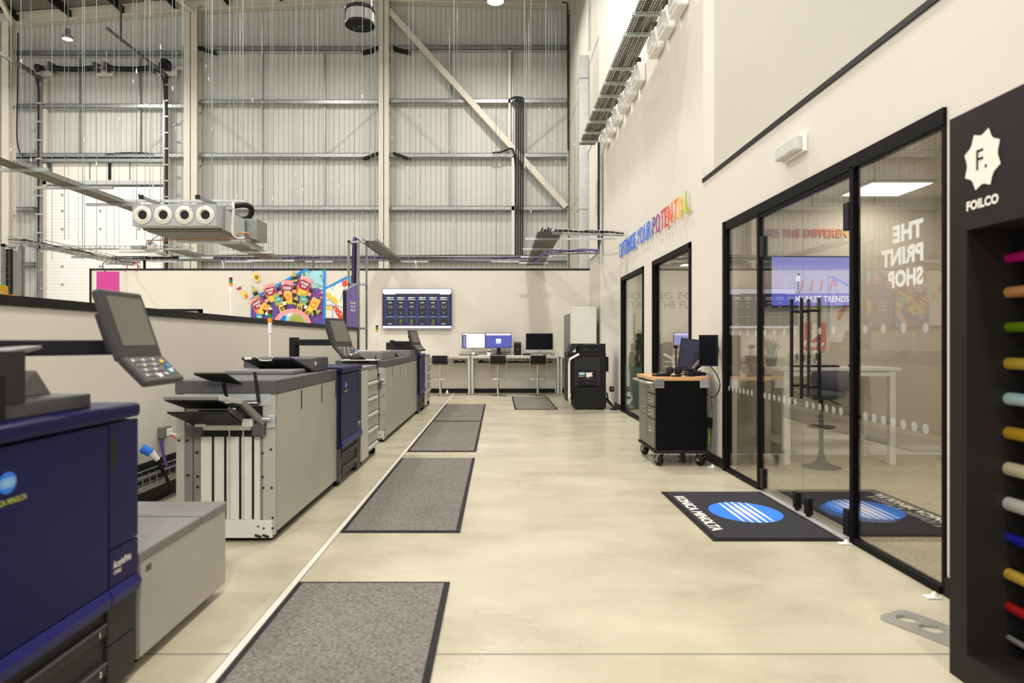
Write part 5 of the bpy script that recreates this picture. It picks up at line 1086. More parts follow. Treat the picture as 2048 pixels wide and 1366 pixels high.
b = MB(); b.box(kx(1500), kx(1880), yf, yf+.62, .03, kz(815), 'black_soft'); b.box(kx(1660), kx(1740), yf-.003, yf, kz(845), kz(832), 'black'); b.build('paper_cabinet', t, .012)
b = MB(); b.box(kx(1500), kx(1815), yf+.04, yf+.07, kz(800), kz(455), 'charcoal'); b.build('side_panel', t, .006)
b = MB(); b.box(kx(1545), kx(1760), yf+.03, yf+.05, kz(800), kz(600), 'black'); b.box(kx(1545), kx(1765), yf+.0, yf+.05, kz(735), kz(712), 'charcoal'); b.build('bypass_recess', t, .004)
g = MB(); 
def cr_(z0, y0, z1, y1, m, l=0): g.box(kx(z0), kx(z1), yf+.026-l*.001, yf+.03, kz(y1), kz(y0), m)
cr_(1555, 632, 1625, 662, 'cyan_pale'); g.poly([(kx(x), yf+.025, kz(y)) for x, y in ((1632, 630), (1655, 636), (1720, 630), (1708, 655), (1722, 680), (1680, 682), (1664, 698), (1655, 684), (1632, 682), (1645, 660))], 'paper'); 
for k in range(4): cr_(1558+k*17, 672, 1570+k*17, 686, 'paper' if k % 2 == 0 else 'copper')
cr_(1630, 695, 1720, 700, 'mid_grey'); cr_(1555, 748, 1755, 765, 'charcoal'); cr_(1640, 750, 1660, 757, 'copper', 1)
g.build('warning_label', t)
b = MB(); b.box(kx(1555), kx(1880), yf+.06, yf+.6, kz(395), kz(285), 'black'); b.prism([(kx(1600), yf+.055, kz(372)), (kx(1700), yf+.055, kz(372)), (kx(1630), yf+.055, kz(330))], (0, .02, 0), 'charcoal'); b.prism([(kx(1700), yf+.055, kz(372)), (kx(1800), yf+.055, kz(372)), (kx(1780), yf+.055, kz(335))], (0, .02, 0), 'charcoal'); b.box(kx(1600), kx(1800), yf+.04, yf+.06, kz(300), kz(290), 'dark_grey'); b.build('document_feeder', t, .02, 3)
b = MB(); b.prism([(kx(1440), yf+.1, kz(440)), (kx(1480), yf+.1, kz(385)), (kx(1555), yf+.1, kz(310)), (kx(1555), yf+.1, kz(285)), (kx(1470), yf+.1, kz(285)), (kx(1440), yf+.1, kz(380))], (0, .5, 0), 'charcoal'); b.build('control_panel', t, .01)
b = MB(); b.box(1.335, kx(1440), yf+.3, yf+1.0, .12, kz(400), 'charcoal'); b.build('front_unit', t, .01)
b = MB(); b.tube([(kx(1555), yf+.02, kz(412)), (kx(1445), yf+.02, kz(470)), (kx(1437), yf+.02, kz(520)), (kx(1437), yf+.02, kz(950))], .022, 'white', 8); b.build('white_edge_trim', t)
b = MB(); b.box(kx(1880), kx(1920), yf+.1, yf+.5, kz(625), kz(445), 'black'); b.build('rear_tray', t, .006)
g = MB()
for x, y in ((1580, 885), (1800, 885), (1580, 995), (1800, 995), (1520, 640), (1490, 775), (1480, 508)): q = Vector((kx(x), yf-.002, kz(y))); g.cyl(q, q+Vector((0, .01, 0)), .006, 'black', 8)
g.build('screws', t)
for x in (1530, 1850): b = MB(); b.cyl((kx(x), yf+.1, 0), (kx(x), yf+.1, .04), .03, 'black'); b.build('foot', t)
t = thing('power_cables', 'tangle of white and black cables with a red light behind the copier', 'cable', (2.1, 13, 0))
b = MB(); b.curve([(2.1, 13.1, .42), (2.12, 13.0, .3), (2.1, 12.95, .2), (2.17, 12.9, .12), (2.16, 13, .02)], .012, 'white'); b.build('white_cable', t)
b = MB(); b.curve([(2.08, 13.1, .3), (2.1, 12.95, .12), (2.2, 12.9, .03), (2.12, 12.8, .014), (2.2, 12.75, .014), (2.1, 12.85, .02)], .014, 'black'); b.curve([(2.06, 13.1, .2), (2.18, 13.0, .05), (2.22, 12.8, .014), (2.1, 12.78, .014)], .012, 'black'); b.build('black_cable', t)
b = MB(); b.box(2.12, 2.2, 12.98, 13.04, .33, .43, 'black'); b.box(2.15, 2.17, 12.975, 12.98, .38, .4, 'led_red'); b.build('power_adapter', t)

# ================================================================ tool cart
t = thing('tool_cart', 'black rolling tool cart with ribbed steel drawers and wooden top', 'tool cart', (1.9, 7.45, 0))
x0, x1, y0, y1, z0, z1 = 1.63, 2.16, 7.06, 7.86, .155, .885
b = MB(); b.box(x0, x1, y0, y1, z0, z1, 'black_frame'); b.build('body', t, .006)
b = MB(); b.box(x0-.02, x1+.02, y0-.02, y1+.02, z0-.02, z0+.012, 'black_soft'); b.build('bumper', t, .008)
b = MB(); b.box(x0-.03, x1+.01, y0-.005, y1+.03, z1, z1+.036, 'wood'); b.build('wooden_top', t, .006)
for xx, yy in ((x0-.015, y0), (x1-.08, y0)):
    b = MB(); b.box(xx, xx+.1, yy-.012, yy, z1-.075, z1+.02, 'steel')
    for q in ((.065, .05), (.065, 0)): b.cyl((xx+q[0], yy-.016, z1-q[1]), (xx+q[0], yy, z1-q[1]), .008, 'chrome', 10)
    b.build('corner_bracket', t, .006)
def ribbed(name, ya, yb, za, zb, hy, hz, vert=False):
    b = MB(); n = max(2, int((zb-za)/.024)); b.box(x0-.012, x0, ya, yb, za, zb, 'drawer_steel')
    for k in range(n): z = za+(k+.5)*(zb-za)/n; b.cyl((x0-.013, ya+.004, z), (x0-.013, yb-.004, z), .007, 'drawer_steel', 6)
    o = b.build(name, t)
    b = MB(); b.box(x0-.028, x0-.012, hy-.045, hy+.045, hz-.025, hz+.025, 'chrome'); b.box(x0-.031, x0-.027, hy-.02, hy+.02, hz-.01, hz+.01, 'black'); b.build('latch', o, .003)
ym = 7.42
for za, zb in ((.75, .865), (.615, .74), (.485, .605), (.18, .475)): ribbed('drawer', y0+.025, ym-.005, za, zb, (y0+ym)/2, (za+zb)/2+(.04 if zb < .5 else 0))
ribbed('door', ym+.005, y1-.02, .18, .865, ym+.07, .56)
b = MB(); b.curve([(x0, y0+.02, z1-.02), (x0-.07, y0+.03, z1-.02), (x0-.08, y0+.1, z1-.02), (x0-.08, y1-.1, z1-.02), (x0-.07, y1-.03, z1-.02), (x0, y1-.02, z1-.02)], .013, 'chrome'); b.build('push_handle', t)
for cx, cy in ((x0+.04, y0+.05), (x1-.06, y0+.05), (x0+.04, y1-.06), (x1-.06, y1-.06)):
    b = MB(); b.lathe((cx-.0, cy, .062), Vector((1, .35, 0)), [(0, -.022), (.056, -.022), (.062, -.012), (.062, .012), (.056, .022), (0, .022)], 'black', 24); w1 = b.build('caster_wheel', t)
    b = MB(); b.lathe((cx, cy, .062), Vector((1, .35, 0)), [(0, -.027), (.018, -.025), (.018, .025), (0, .027)], 'steel', 12)
    for s_ in (-.028, .028): d_ = Vector((1, .35, 0)).normalized()*s_; b.bar(Vector((cx+.02, cy-.02, .135))+d_, Vector((cx-.01, cy, .05))+d_, .04, .006, 'chrome', up=(1, .35, 0))
    b.box(cx-.03, cx+.04, cy-.035, cy+.035, .122, .13, 'steel'); b.build('caster_fork', w1)
zt = z1+.036
def screen_on_arm(lb, c, w_, h_, nrm, m, armpts, tilt=0):
    nrm = Vector(nrm).normalized(); sd = Vector((0, 0, 1)).cross(nrm).normalized(); up = nrm.cross(sd)
    R_ = Matrix((nrm, sd, up)).transposed(); Rr = Matrix.Rotation(math.radians(tilt), 3, nrm) @ R_
    t = thing('monitor', lb, 'monitor', c); b = MB(); b.obox(c, (.03, w_, h_), Rr, 'black_soft'); b.build('housing', t, .004)
    b = MB(); b.obox(Vector(c)+nrm*.016, (.002, w_-.02, h_-.025), Rr, m); b.build('screen', t)
    b = MB(); b.obox(Vector(c)-nrm*.035, (.04, .12, .12), Rr, 'black')
    for a_, c_ in zip(armpts, armpts[1:]): b.bar(a_, c_, .045, .05, 'black')
    b.build('arm', t, .004)
screen_on_arm('tilted lilac-black portrait monitor standing on the cart top', P(1378, 710, 7.4), .21, .36, (-.25, -1, .28), 'monitor_lilac', [P(1385, 708, 7.5), P(1397, 700, 7.6), P(1425, 700, 7.7)], -7)
screen_on_arm('upright black monitor on a wall arm above the right end of the cart', P(1417, 701, 6.98), .2, .32, (-.75, -.8, 0), 'screen_off', [P(1421, 698, 7.02), P(1432, 697, 7.08), (2.275, 7.12, P(0, 697, 7.12).z)])
t = thing('articulated_mount', 'black and grey folding monitor arm leaning over the cart', 'monitor arm', P(1395, 740, 7.35))
b = MB(); b.bar(P(1385, 738, 7.3), P(1403, 717, 7.3), .035, .03, 'mid_grey'); b.bar(P(1383, 742, 7.32), P(1409, 724, 7.32), .04, .04, 'black'); b.bar(P(1393, 722, 7.4), P(1405, 716, 7.4), .05, .06, 'black'); b.build('arm', t, .008)
q = P(1395, 745, 7.3); b = MB(); b.box(q.x-.12, q.x+.07, 7.22, 7.4, zt, zt+.045, 'black_soft'); b.build('clamp', t, .01)
b = MB()
for k in range(4): b.curve([P(1378+5*k, 748, 7.25), P(1380+7*k, 738+k, 7.25), P(1390+3*k, 744, 7.2), P(1396+k, 752, 7.2)], .006, 'black')
b.build('cable', t)
t = thing('web_camera', 'round web camera on a thin black stand on the cart top', 'camera', P(1352, 752, 7.25))
q = P(1352, 693, 7.25); b = MB(); b.sphere(q, .03, 'galv', 16, 10); b.build('housing', t)
b = MB(); b.lathe(q+Vector((-.012, -.024, 0)), (-.3, -1, 0), [(.022, 0), (.02, .012), (0, .012)], 'black', 16); b.build('lens', t)
b = MB(); b.cyl((q.x, 7.25, zt+.01), (q.x, 7.25, q.z-.02), .007, 'black', 10); b.cyl((q.x, 7.25, zt), (q.x, 7.25, zt+.012), .055, 'black', 20); b.build('stand', t)
t = thing('headset', 'black headset lying on the cart top in front of the web camera', 'headset', P(1355, 750, 7.15))
b = MB(); q = P(1362, 742, 7.14); b.tube([q+Vector((.085*math.cos(a), .02*math.cos(a), .045*math.sin(a)+.005)) for a in [math.radians(-150+k*20) for k in range(17)]], .008, 'charcoal', 8); b.build('headband', t)
for px in (1340, 1357): b = MB(); q = P(px, 741, 7.17); b.lathe(q, (-.5, -1, .2), [(0, -.02), (.036, -.02), (.042, 0), (.036, .02), (.014, .024), (0, .02)], 'black', 20); b.build('ear_cup', t)
b = MB(); q = P(1327, 748, 7.2); b.obox((q.x, 7.3, zt+.012), (.16, .13, .02), R3(8), 'black_soft'); b.obox((q.x+.02, 7.3, zt+.026), (.12, .1, .008), R3(8), 'charcoal'); single(b, 'tablet', 'closed black tablet on the left corner of the cart top', 'tablet', None, .004)
b = MB(); q = P(1405, 752, 7.2); b.obox((q.x, 7.2, zt+.003), (.14, .07, .004), R3(10), 'pink_pale'); b.obox((q.x+.03, 7.22, zt+.007), (.1, .05, .003), R3(-12), 'cyan_pale'); single(b, 'note_paper', 'pink and pale blue slips of paper at the right of the cart top', 'paper')
b = MB(); b.curve([P(1422, 733, 7.1), P(1434, 750, 6.98), P(1440, 768, 6.93), P(1436, 785, 6.98), P(1426, 795, 7.0), P(1415, 789, 7.03)], .006, 'black'); single(b, 'monitor_cable', 'black cable looping from the wall monitor down behind the cart', 'cable')
t = thing('wall_socket_cables', 'grey cables and black plug hanging on the wall behind the cart', 'cable', (2.25, 7.3, .4))
b = MB(); b.curve([(2.26, 7.3, .95), (2.255, 7.28, .7), (2.26, 7.3, .5)], .01, 'machine_grey'); b.curve([(2.26, 7.38, .95), (2.255, 7.4, .7), (2.26, 7.35, .5)], .008, 'machine_grey'); b.build('cable', t)
b = MB(); b.box(2.22, 2.28, 7.26, 7.38, .37, .48, 'black'); b.build('plug', t, .01)
b = MB(); b.curve([(2.25, 7.3, .37), (2.25, 7.29, .3), (2.24, 7.27, .2)], .006, 'neon'); b.build('yellow_cord', t)

# ================================================================ lettering on the wall, emergency light, door stops
s = 'OPTIMISE YOUR POTENTIAL'
L = thing('wall_lettering', 'raised multicoloured letters OPTIMISE YOUR POTENTIAL high on the office wall', 'lettering', (XW, 10.5, 2.8))
rain = [(58, 120, 232)]*12
stops = [(104, 60, 140), (160, 56, 130), (206, 60, 90), (214, 74, 60), (228, 96, 56), (238, 130, 60), (240, 190, 70), (226, 200, 70), (150, 190, 60)]
yl, yr = 12.65, 7.98
v, f = text_mesh(s, .03); tot = max(a[0] for a in v)-min(a[0] for a in v)
def prefix(i):
    if i == 0: return 0
    v_, _ = text_mesh('I'+s[:i]+'I', .03); w1 = max(a[0] for a in v_)-min(a[0] for a in v_); v_, _ = text_mesh('II', .03); return w1-(max(a[0] for a in v_)-min(a[0] for a in v_))
full = prefix(len(s)); wi = 0
for i, ch in enumerate(s):
    if ch == ' ': continue
    yc = yl-(yl-yr)*prefix(i)/full; vv, _ = text_mesh(ch, .03); cw = (max(a[0] for a in vv)-min(a[0] for a in vv))*(yl-yr)/full
    word = 0 if i < 13 else 1; m = 'letter_%d' % (i-13) if word else 'letter_blue'
    if m not in M: mat(m, (46, 110, 226) if not word else stops[i-14] if 0 <= i-14 < len(stops) else stops[-1], .4, var=.03)
    b = MB(); b.text(ch, (XW-.045, yc, 2.82), -Ya, Za, .265, m, w_=cw*.86, bold=.0, ext=.008, nrm=(-1, 0, 0)); b.raw = True; b.build('letter', L)
    b = MB(); b.cyl((XW-.037, yc-cw*.3, 2.86), (XW, yc-cw*.3, 2.86), .004, 'mid_grey', 6); b.build('spacer', L)
t = thing('emergency_light', 'white emergency light fitting on the wall above the glass doors', 'emergency light', (XW, 5.2, 2.75))
b = MB(); b.box(XW-.035, XW, 5.03, 5.42, 2.70, 2.84, 'white'); b.build('base', t, .008)
b = MB(); b.box(XW-.095, XW-.03, 5.04, 5.41, 2.71, 2.83, 'panel_white'); b.build('diffuser', t, .02, 3)
b = MB(); b.box(XW-.097, XW-.094, 5.32, 5.335, 2.79, 2.805, 'led_green'); b.build('indicator', t)
for x, y, lb in ((2.19, 7.0, 'white rubber door stop on the floor at the far post of the glass screen'), (2.2, 3.45, 'white rubber door stop on the floor at the near post of the glass screen'), (2.22, 4.36, 'white door stop at the foot of the post beside the logo mat')):
    b = MB(); b.box(x-.045, x+.03, y-.025, y+.025, .001, .009, 'white'); b.lathe((x+.005, y, .008), Za, [(.017, 0), (.014, .016), (.0, .026)], 'white', 14); single(b, 'door_stop', lb, 'door stop', 'white door stops', .003)

# ================================================================ foil display stand
t = thing('foil_display_stand', 'tall black display stand with white star logo at the right edge', 'display stand', (2.0, 1.9, 0))
fx, ya, yb, zt_ = 1.767, 1.1, 2.674, 2.165
oy0, oy1, oz0, oz1 = 1.2, 2.575, .115, 1.717; dep = .34
b = MB(); b.box(fx, fx+dep+.04, oy1, yb, 0, zt_, 'charcoal_board'); b.box(fx, fx+dep+.04, ya, oy0, 0, zt_, 'charcoal_board'); b.box(fx, fx+dep+.04, oy0, oy1, oz1, zt_, 'charcoal_board'); b.box(fx, fx+dep+.04, oy0, oy1, 0, oz0, 'charcoal_board'); b.build('cabinet', t)
b = MB(); b.box(fx+dep, fx+dep+.035, oy0, oy1, oz0, oz1, 'black'); b.build('back_panel', t)
b = MB(); cy, cz = 2.492, 1.962; pts = []; n = 8
sy = .099; sz = .112
for k in range(n):
    a0 = math.radians(70+45*k); a1 = a0+math.radians(45)
    for j in range(6):
        u = j/6; r_ = 1-.2*math.sin(math.pi*u); an = a0+(a1-a0)*u; pts.append((fx-.002, cy-sy*r_*math.cos(an), cz+sz*r_*math.sin(an)))
b.poly(pts, 'text_white'); b.raw = True; b.build('star_logo', t)
b = MB(); b.text('F.', (fx-.0035, cy+.028, cz-.035), -Ya, Za, .075, 'black', w_=.055, bold=.0); b.raw = True; b.build('logo_letter', t); b = MB(); b.text('FOILCO', (fx-.002, 2.574, 1.787), -Ya, Za, .036, 'text_white', w_=.165, bold=.05); b.raw = True; b.build('lettering', t)
spots = [(519, 'foil_magenta', 2003, .024, 'metallic magenta'), (587, 'foil_copper', 1996, .028, 'copper'), (655, 'foil_green', 1998, .025, 'metallic green'), (726, 'foil_gold', 1999, .029, 'pale gold'), (795, 'foil_holo', 1999, .031, 'holographic'), (862, 'foil_gold_deep', 1999, .031, 'deep gold'),
         (931, 'foil_cream', 1994, .033, 'pearl cream'), (999, 'foil_silver', 1993, .034, 'pale silver'), (1067, 'foil_blue', 1998, .025, 'dark blue'), (1128, 'foil_gold', 1975, .028, 'bright gold'), (1190, 'foil_red', 1974, .024, 'red'), (1246, 'foil_clear', 1968, .014, 'thin clear')]
place = ['topmost on the stand', 'second from the top', 'third from the top, between copper and gold', 'just above the holographic roll', 'between two gold rolls', 'just below the holographic roll', 'just above the pale silver roll', 'just above the blue roll', 'between silver and gold', 'between the blue and the red rolls', 'second from the bottom', 'lowest on the stand']
rx = fx+.16
for i, (py, m, px, r_, nm) in enumerate(spots):
    Y0 = rx*F/(px-VX); z = H-(py-VY)/F*Y0
    t = thing('foil_roll', '%s foil roll on a black peg, %s' % (nm, place[i]), 'foil roll', (rx, Y0, z), 'foil rolls')
    r2 = r_*.78
    b = MB(); b.cyl((rx, Y0, z), (rx, 1.25, z), r2, m, 28); b.build('foil', t)
    b = MB(); b.cyl((rx, Y0+.001, z), (rx, Y0-.004, z), r2*.5, 'paper', 16); b.build('core', t)
    b = MB(); b.cyl((rx, oy1-.001, z), (rx, Y0, z), .006, 'charcoal', 10); b.build('peg', t)
t = MB()
d_ = Vector((.43, -.9, 0)).normalized(); s_ = Vector((.9, .43, 0)).normalized(); o_ = Vector((1.84, 3.27, 0))
import itertools
def plate():
    out = []; L0 = .04; Ln = .6; Wd = .19; r_ = .035
    for cx, cy, a0 in ((Ln-r_, Wd/2-r_, 0), (L0+r_, Wd/2-r_, 90), (L0+r_, -Wd/2+r_, 180), (Ln-r_, -Wd/2+r_, 270)):
        for k in range(6): a = math.radians(a0+k*18); out.append((cx+r_*math.cos(a), cy+r_*math.sin(a)))
    bm = bmesh.new(); vs = [bm.verts.new((x, y, 0)) for x, y in out]; es = [bm.edges.new((vs[i], vs[(i+1) % len(vs)])) for i in range(len(vs))]
    h1 = [(.12+.045*math.cos(k*math.pi/12), .047*math.sin(k*math.pi/12)) for k in range(24)]
    h2 = [(.19, -.03), (.205, -.047), (.27, -.047), (.285, -.03), (.285, .03), (.27, .047), (.23, .047), (.19, .01)]
    for hh in (h1, h2):
        hv = [bm.verts.new((x, y, 0)) for x, y in hh]; es += [bm.edges.new((hv[i], hv[(i+1) % len(hv)])) for i in range(len(hv))]
    bmesh.ops.triangle_fill(bm, use_beauty=True, use_dissolve=False, edges=es)
    bm.verts.index_update(); v = [tuple(x.co) for x in bm.verts]; f = [tuple(q.index for q in p.verts) for p in bm.faces]
    bd = [tuple(q.index for q in e.verts) for e in bm.edges if len(e.link_faces) == 1]; bm.free(); return v, f, bd
v, f, bd = plate(); n = len(v)
top = [o_+d_*a[0]+s_*a[1]+Vector((0, 0, .014)) for a in v]; bot = [p-Vector((0, 0, .012)) for p in top]
t.add(top+bot, f+[tuple(i+n for i in q[::-1]) for q in f]+[(a, b_, b_+n, a+n) for a, b_ in bd], 'steel_plate')
single(t, 'base_plate', 'flat steel base plate with cut-out holes on the floor beside the black display stand', 'base plate')

# ================================================================ meeting room contents
t = thing('high_desk', 'white high desk with square legs inside the glass room', 'table', (3.6, 7.4, 0))
Yd = 7.44; kx = lambda p: (p-VX)/F*Yd
b = MB(); b.box(kx(1534), kx(1766), 7.1, 7.72, .985, 1.02, 'white'); b.build('tabletop', t, .003)
for px in (1549, 1751):
    for y in (7.14, 7.64): b = MB(); x = kx(px); b.box(x-.032, x+.032, y-.03, y+.03, 0.006, .985, 'white'); b.build('leg', t, .004)
b = MB(); b.box(kx(1549), kx(1751), 7.62, 7.66, .2, .25, 'white'); b.box(kx(1549)-.02, kx(1549)+.02, 7.14, 7.64, .2, .25, 'white'); b.box(kx(1751)-.02, kx(1751)+.02, 7.14, 7.64, .2, .25, 'white'); b.box(kx(1549), kx(1751), 7.12, 7.16, .93, .985, 'white'); b.build('rail', t)
t = thing('high_stool', 'grey fabric swivel stool with round black foot at the white high desk', 'stool', (3.36, 7.0, 0)); x, y = 3.3, 6.98
b = MB(); b.lathe((x, y, .006), Za, [(0, 0), (.19, 0), (.19, .008), (.1, .03), (.04, .08), (.03, .15)], 'black_soft', 32); b.build('base', t)
b = MB(); b.cyl((x, y, .1), (x, y, .7), .022, 'black'); b.build('post', t)
b = MB(); b.tube([(x+.13*math.cos(k*math.pi/12), y+.13*math.sin(k*math.pi/12), .42) for k in range(25)], .008, 'black', 8); b.bar((x-.13, y, .42), (x+.13, y, .42), .012, .012, 'black'); b.build('footrest', t)
b = MB(); b.sphere((x+.02, y, .76), .22, 'seat_grey', 24, 12, .3); b.build('seat', t)
b = MB(); b.lathe((x+.1, y-.02, .88), Za, [(0, -.09), (.17, -.08), (.2, -.02), (.2, .06), (.17, .11), (.14, .1), (.15, .0), (0, -.05)], 'seat_grey', 28); b.build('backrest', t)
t = thing('television', 'wall television inside the glass room showing a pale lilac picture', 'television', P(1622, 614, 7.7))
a = P(1536, 614.5, 7.66); c = P(1708, 512, 7.66)
b = MB(); b.box(a.x, c.x, 7.66, 7.76, a.z, c.z, 'black'); b.build('housing', t, .004)
b = MB(); x0, x1, z0, z1 = a.x+.04, c.x-.012, a.z+.02, c.z-.012; W = x1-x0; Hh = z1-z0
def r(u0, v0, u1, v1, m, l=1): b.poly([(x0+u*W, 7.659-.0008*l, z0+v*Hh) for u, v in ((u0, v0), (u1, v0), (u1, v1), (u0, v1))], m)
r(0, 0, 1, 1, 's_lav'); r(0, .25, 1, .76, 's_lav3', 2); r(0, 0, 1, .25, 's_lav2', 2)
r(.3, .5, .35, .62, 's_white', 3); r(.315, .3, .335, .5, 's_grey', 3); r(.29, .25, .32, .3, 's_grey', 3); r(.33, .25, .35, .3, 's_grey', 3); b.poly(ellipse((x0+.33*W, 7.656, z0+.64*Hh), Xa, Za, .016, .016, 12), 's_side')
for k in range(4): u = .36+.12*k; b.poly([(x0+q*W, 7.656, z0+w_*Hh) for q, w_ in ((u-.01, .3), (u+.005, .3), (u+.03, .52), (u+.018, .52))], 's_red')
b.text('MARKET TRENDS', (x0+.62*W, 7.656, z0+.07*Hh), Xa, Za, .07, 's_white', w_=.66*W, bold=.02, align='c'); b.raw = True; b.build('screen', t)
t = thing('wall_sign', 'red square sign with a white flame and the word fiery inside the glass room', 'sign', P(1627, 700, 7.76))
a = P(1602, 700.5, 7.76); c = P(1652, 646, 7.76); W = c.x-a.x; Hh = c.z-a.z
b = MB(); b.box(a.x, c.x, 7.75, 7.77, a.z, c.z, 'fiery_red'); b.build('board', t)
b = MB(); b.poly([(a.x+u*W, 7.748, a.z+v*Hh) for u, v in ((.38, .36), (.42, .62), (.36, .66), (.45, .80), (.40, .86), (.44, .995), (.66, .995), (.78, .92), (.68, .90), (.76, .80), (.66, .76), (.74, .62), (.56, .48))], 'paper'); b.text('fiery', (a.x+.5*W, 7.748, a.z+.06*Hh), Xa, Za, .3*Hh, 'paper', w_=.84*W, bold=.04, align='c'); b.raw = True; b.build('lettering', t)
t = thing('wall_lettering', 'raised rainbow capitals SEE THE DIFFERENCE inside the glass room', 'lettering', P(1625, 476, 7.76))
s = 'SEE THE DIFFERENCE'; cols = [(150, 70, 130)]*4+[(196, 74, 96)]*3+[(226, 100, 70)]*4+[(232, 128, 70)]*3+[(232, 190, 70)]*2+[(190, 190, 70)]*3
xl = P(1531, 0, 7.75).x; xr = P(1724, 0, 7.75).x; ztx = P(0, 474, 7.75).z
full = prefix(len(s)) if False else None
def pre2(s, i):
    if i == 0: return 0
    v_, _ = text_mesh('I'+s[:i]+'I', .03); w1 = max(a[0] for a in v_)-min(a[0] for a in v_); v_, _ = text_mesh('II', .03); return w1-(max(a[0] for a in v_)-min(a[0] for a in v_))
full = pre2(s, len(s))
for i, ch in enumerate(s):
    if ch == ' ': continue
    m = 'rain_%d' % (i//3)
    if m not in M: mat(m, cols[i], .5, var=.02)
    xc = xl+(xr-xl)*pre2(s, i)/full; vv, _ = text_mesh(ch, .03); cw = (max(a[0] for a in vv)-min(a[0] for a in vv))*(xr-xl)/full
    b = MB(); b.text(ch, (xc, 7.75, ztx), Xa, Za, .09, m, w_=cw*.9, bold=.022, ext=.015, nrm=(0, -1, 0)); b.raw = True; b.build('letter', t)
t = thing('potted_plant', 'small potted grass plant on a white plinth at the left end of the desk', 'plant', P(1542, 708, 7.5))
q = P(1542, 708, 7.5); b = MB(); b.lathe((q.x, 7.5, 1.02), Za, [(0, 0), (.05, 0), (.07, .13), (.06, .13)], 'dark_grey', 20); b.build('pot', t)
b = MB()
for i in range(70):
    a = random.uniform(0, 6.28); l = random.uniform(.1, .22); e = Vector((math.cos(a)*random.uniform(.02, .13), math.sin(a)*.08, l)); o_ = Vector((q.x+random.uniform(-.03, .03), 7.5+random.uniform(-.03, .03), 1.14)); m_ = o_+e*.5+Vector((0, 0, .03))
    b.add([o_-Xa*.004, o_+Xa*.004, m_+Xa*.005, m_-Xa*.005, o_+e], [(0, 1, 2, 3), (3, 2, 4)], 'leaf' if i % 2 else 'leaf_dark')
b.raw = True; b.build('leaves', t)
for px in (1592, 1606, 1617, 1631):
    t = thing('award_disc', 'white disc on a small foot, one of four standing on the high desk', 'ornament', P(px, 727, 7.35), 'discs on the high desk')
    q = P(px, 713, 7.35); b = MB(); b.cyl((q.x-.006, 7.35, q.z), (q.x+.006, 7.34, q.z), .07, 'white', 24); b.cyl((q.x-.0075, 7.34, q.z), (q.x+.0, 7.34, q.z), .045, 'mid_grey', 20); b.build('disc', t)
    b = MB(); b.box(q.x-.03, q.x+.03, 7.32, 7.38, 1.02, 1.035, 'dark_grey'); b.build('foot', t)
b = MB(); b.box(P(1588, 0, 7.25).x, P(1673, 0, 7.25).x, 7.18, 7.3, 1.021, 1.04, 'black_soft'); single(b, 'keyboard', 'black keyboard on the white high desk inside the glass room', 'keyboard', None, .003)
b = MB(); q = P(1703, 726, 7.25); b.sphere((q.x, 7.25, 1.035), .04, 'black', 14, 8, .4); single(b, 'mouse', 'black mouse on the high desk beside the door post', 'mouse')
b = MB(); b.curve([(3.4, 7.3, .95), (3.42, 7.28, .8), (3.5, 7.25, .68), (3.62, 7.2, .62)], .006, 'black'); single(b, 'loose_cable', 'black cord dangling under the high desk behind the stool', 'cord')
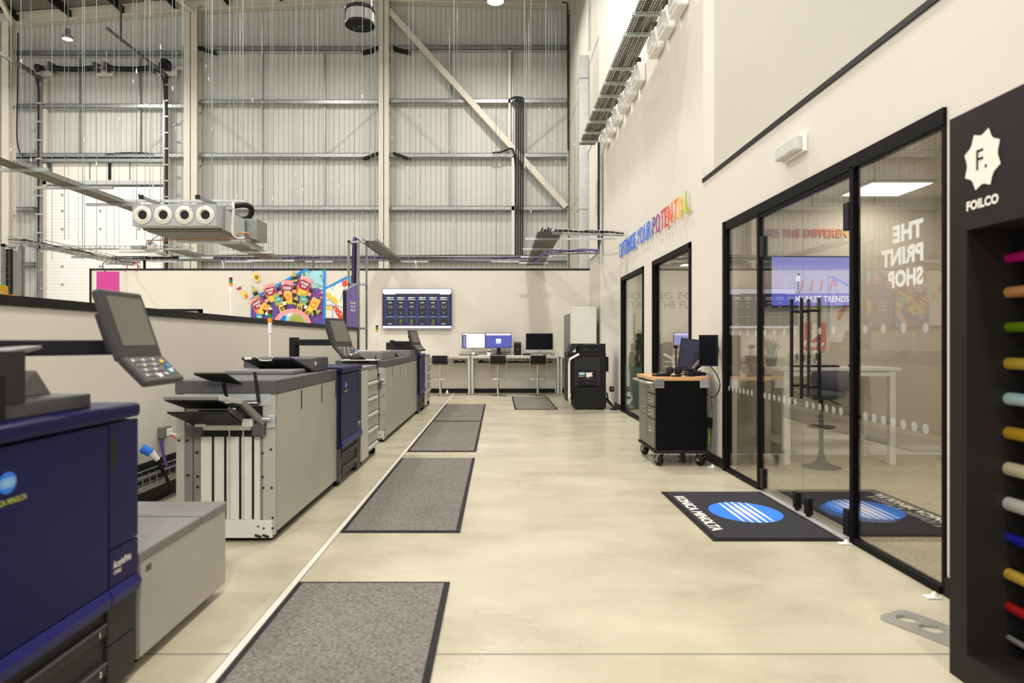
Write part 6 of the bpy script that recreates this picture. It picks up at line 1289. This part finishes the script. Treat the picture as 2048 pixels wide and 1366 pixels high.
# back room behind the window strips
t = thing('potted_monstera', 'tall leafy plant in a dark pot seen through the narrow far window', 'plant', (2.75, 13.3, 0))
b = MB(); b.lathe((2.75, 13.3, 0.006), Za, [(0, 0), (.12, 0), (.15, .45), (.13, .45)], 'charcoal', 20); b.build('pot', t)
b = MB()
for i in range(26):
    a = random.uniform(0, 6.28); r_ = random.uniform(.05, .28); z = random.uniform(.5, 1.5); c = Vector((2.78+math.cos(a)*r_*.6, 13.3+math.sin(a)*r_, z)); n_ = Vector((math.cos(a), math.sin(a), random.uniform(.2, .9))).normalized(); u = n_.cross(Za).normalized(); v_ = n_.cross(u); L_ = random.uniform(.1, .16)
    pts = [c+v_*L_*1.1]
    for k in range(-4, 5): th = k*math.pi/5; rr = L_*(.8+.2*math.cos(th))*(1 if k % 2 else .72); pts.append(c-v_*rr*math.cos(th)+u*rr*.75*math.sin(th))
    b.poly(pts, 'leaf' if i % 3 else 'leaf_dark')
b.raw = True; b.build('leaves', t)
b = MB()
for i in range(7): b.curve([(2.75, 13.3, .42), (2.77+random.uniform(-.06, .08), 13.3+random.uniform(-.1, .1), .8), (2.8+random.uniform(-.15, .2), 13.3+random.uniform(-.2, .2), 1.3)], .01, 'leaf_dark', 4, 6)
b.build('stem', t)
t = thing('monitor', 'white-screened monitor on a desk seen through the taller window strip', 'monitor', (4.0, 14.5, 1))
b = MB(); a = P(1347, 690, 14.5); c = P(1382, 664, 14.5); b.box(a.x, c.x, 14.5, 14.53, a.z, c.z, 'black'); b.build('housing', t)
b = MB(); b.box(a.x+.01, c.x-.01, 14.497, 14.5, a.z+.01, c.z-.01, 's_lav3'); b.build('screen', t)
b = MB(); b.box((a.x+c.x)/2-.03, (a.x+c.x)/2+.03, 14.52, 14.56, .76, a.z+.1, 'black'); b.box(a.x+.05, c.x-.05, 14.45, 14.6, .75, .765, 'black'); b.build('stand', t)
t = thing('office_desk', 'pale office desk seen through the taller window strip', 'table', (3.9, 14.6, 0))
b = MB(); b.box(3.3, 4.8, 14.2, 15.0, .72, .75, 'desk'); b.build('tabletop', t)
for x in (3.35, 4.75):
    for y in (14.25, 14.95): b = MB(); b.box(x-.02, x+.02, y-.02, y+.02, 0.006, .72, 'white'); b.build('leg', t)
t = thing('visitor_chair', 'white framed chair seen through the taller window strip', 'chair', (2.9, 11.5, 0))
b = MB(); b.tube([(2.75, 11.6, .01), (2.75, 11.5, .9), (2.8, 11.5, .95), (3.0, 11.5, .93), (3.05, 11.5, .88), (3.05, 11.6, .01)], .016, 'white', 8); b.build('frame', t)
b = MB(); b.box(2.76, 3.04, 11.1, 11.5, .45, .49, 'panel_white'); b.build('seat', t, .01)
b = MB(); b.tube([(2.77, 11.5, .47), (2.77, 11.1, .47), (2.77, 11.1, .01)], .014, 'white', 8); b.tube([(3.03, 11.5, .47), (3.03, 11.1, .47), (3.03, 11.1, .01)], .014, 'white', 8); b.build('leg', t)
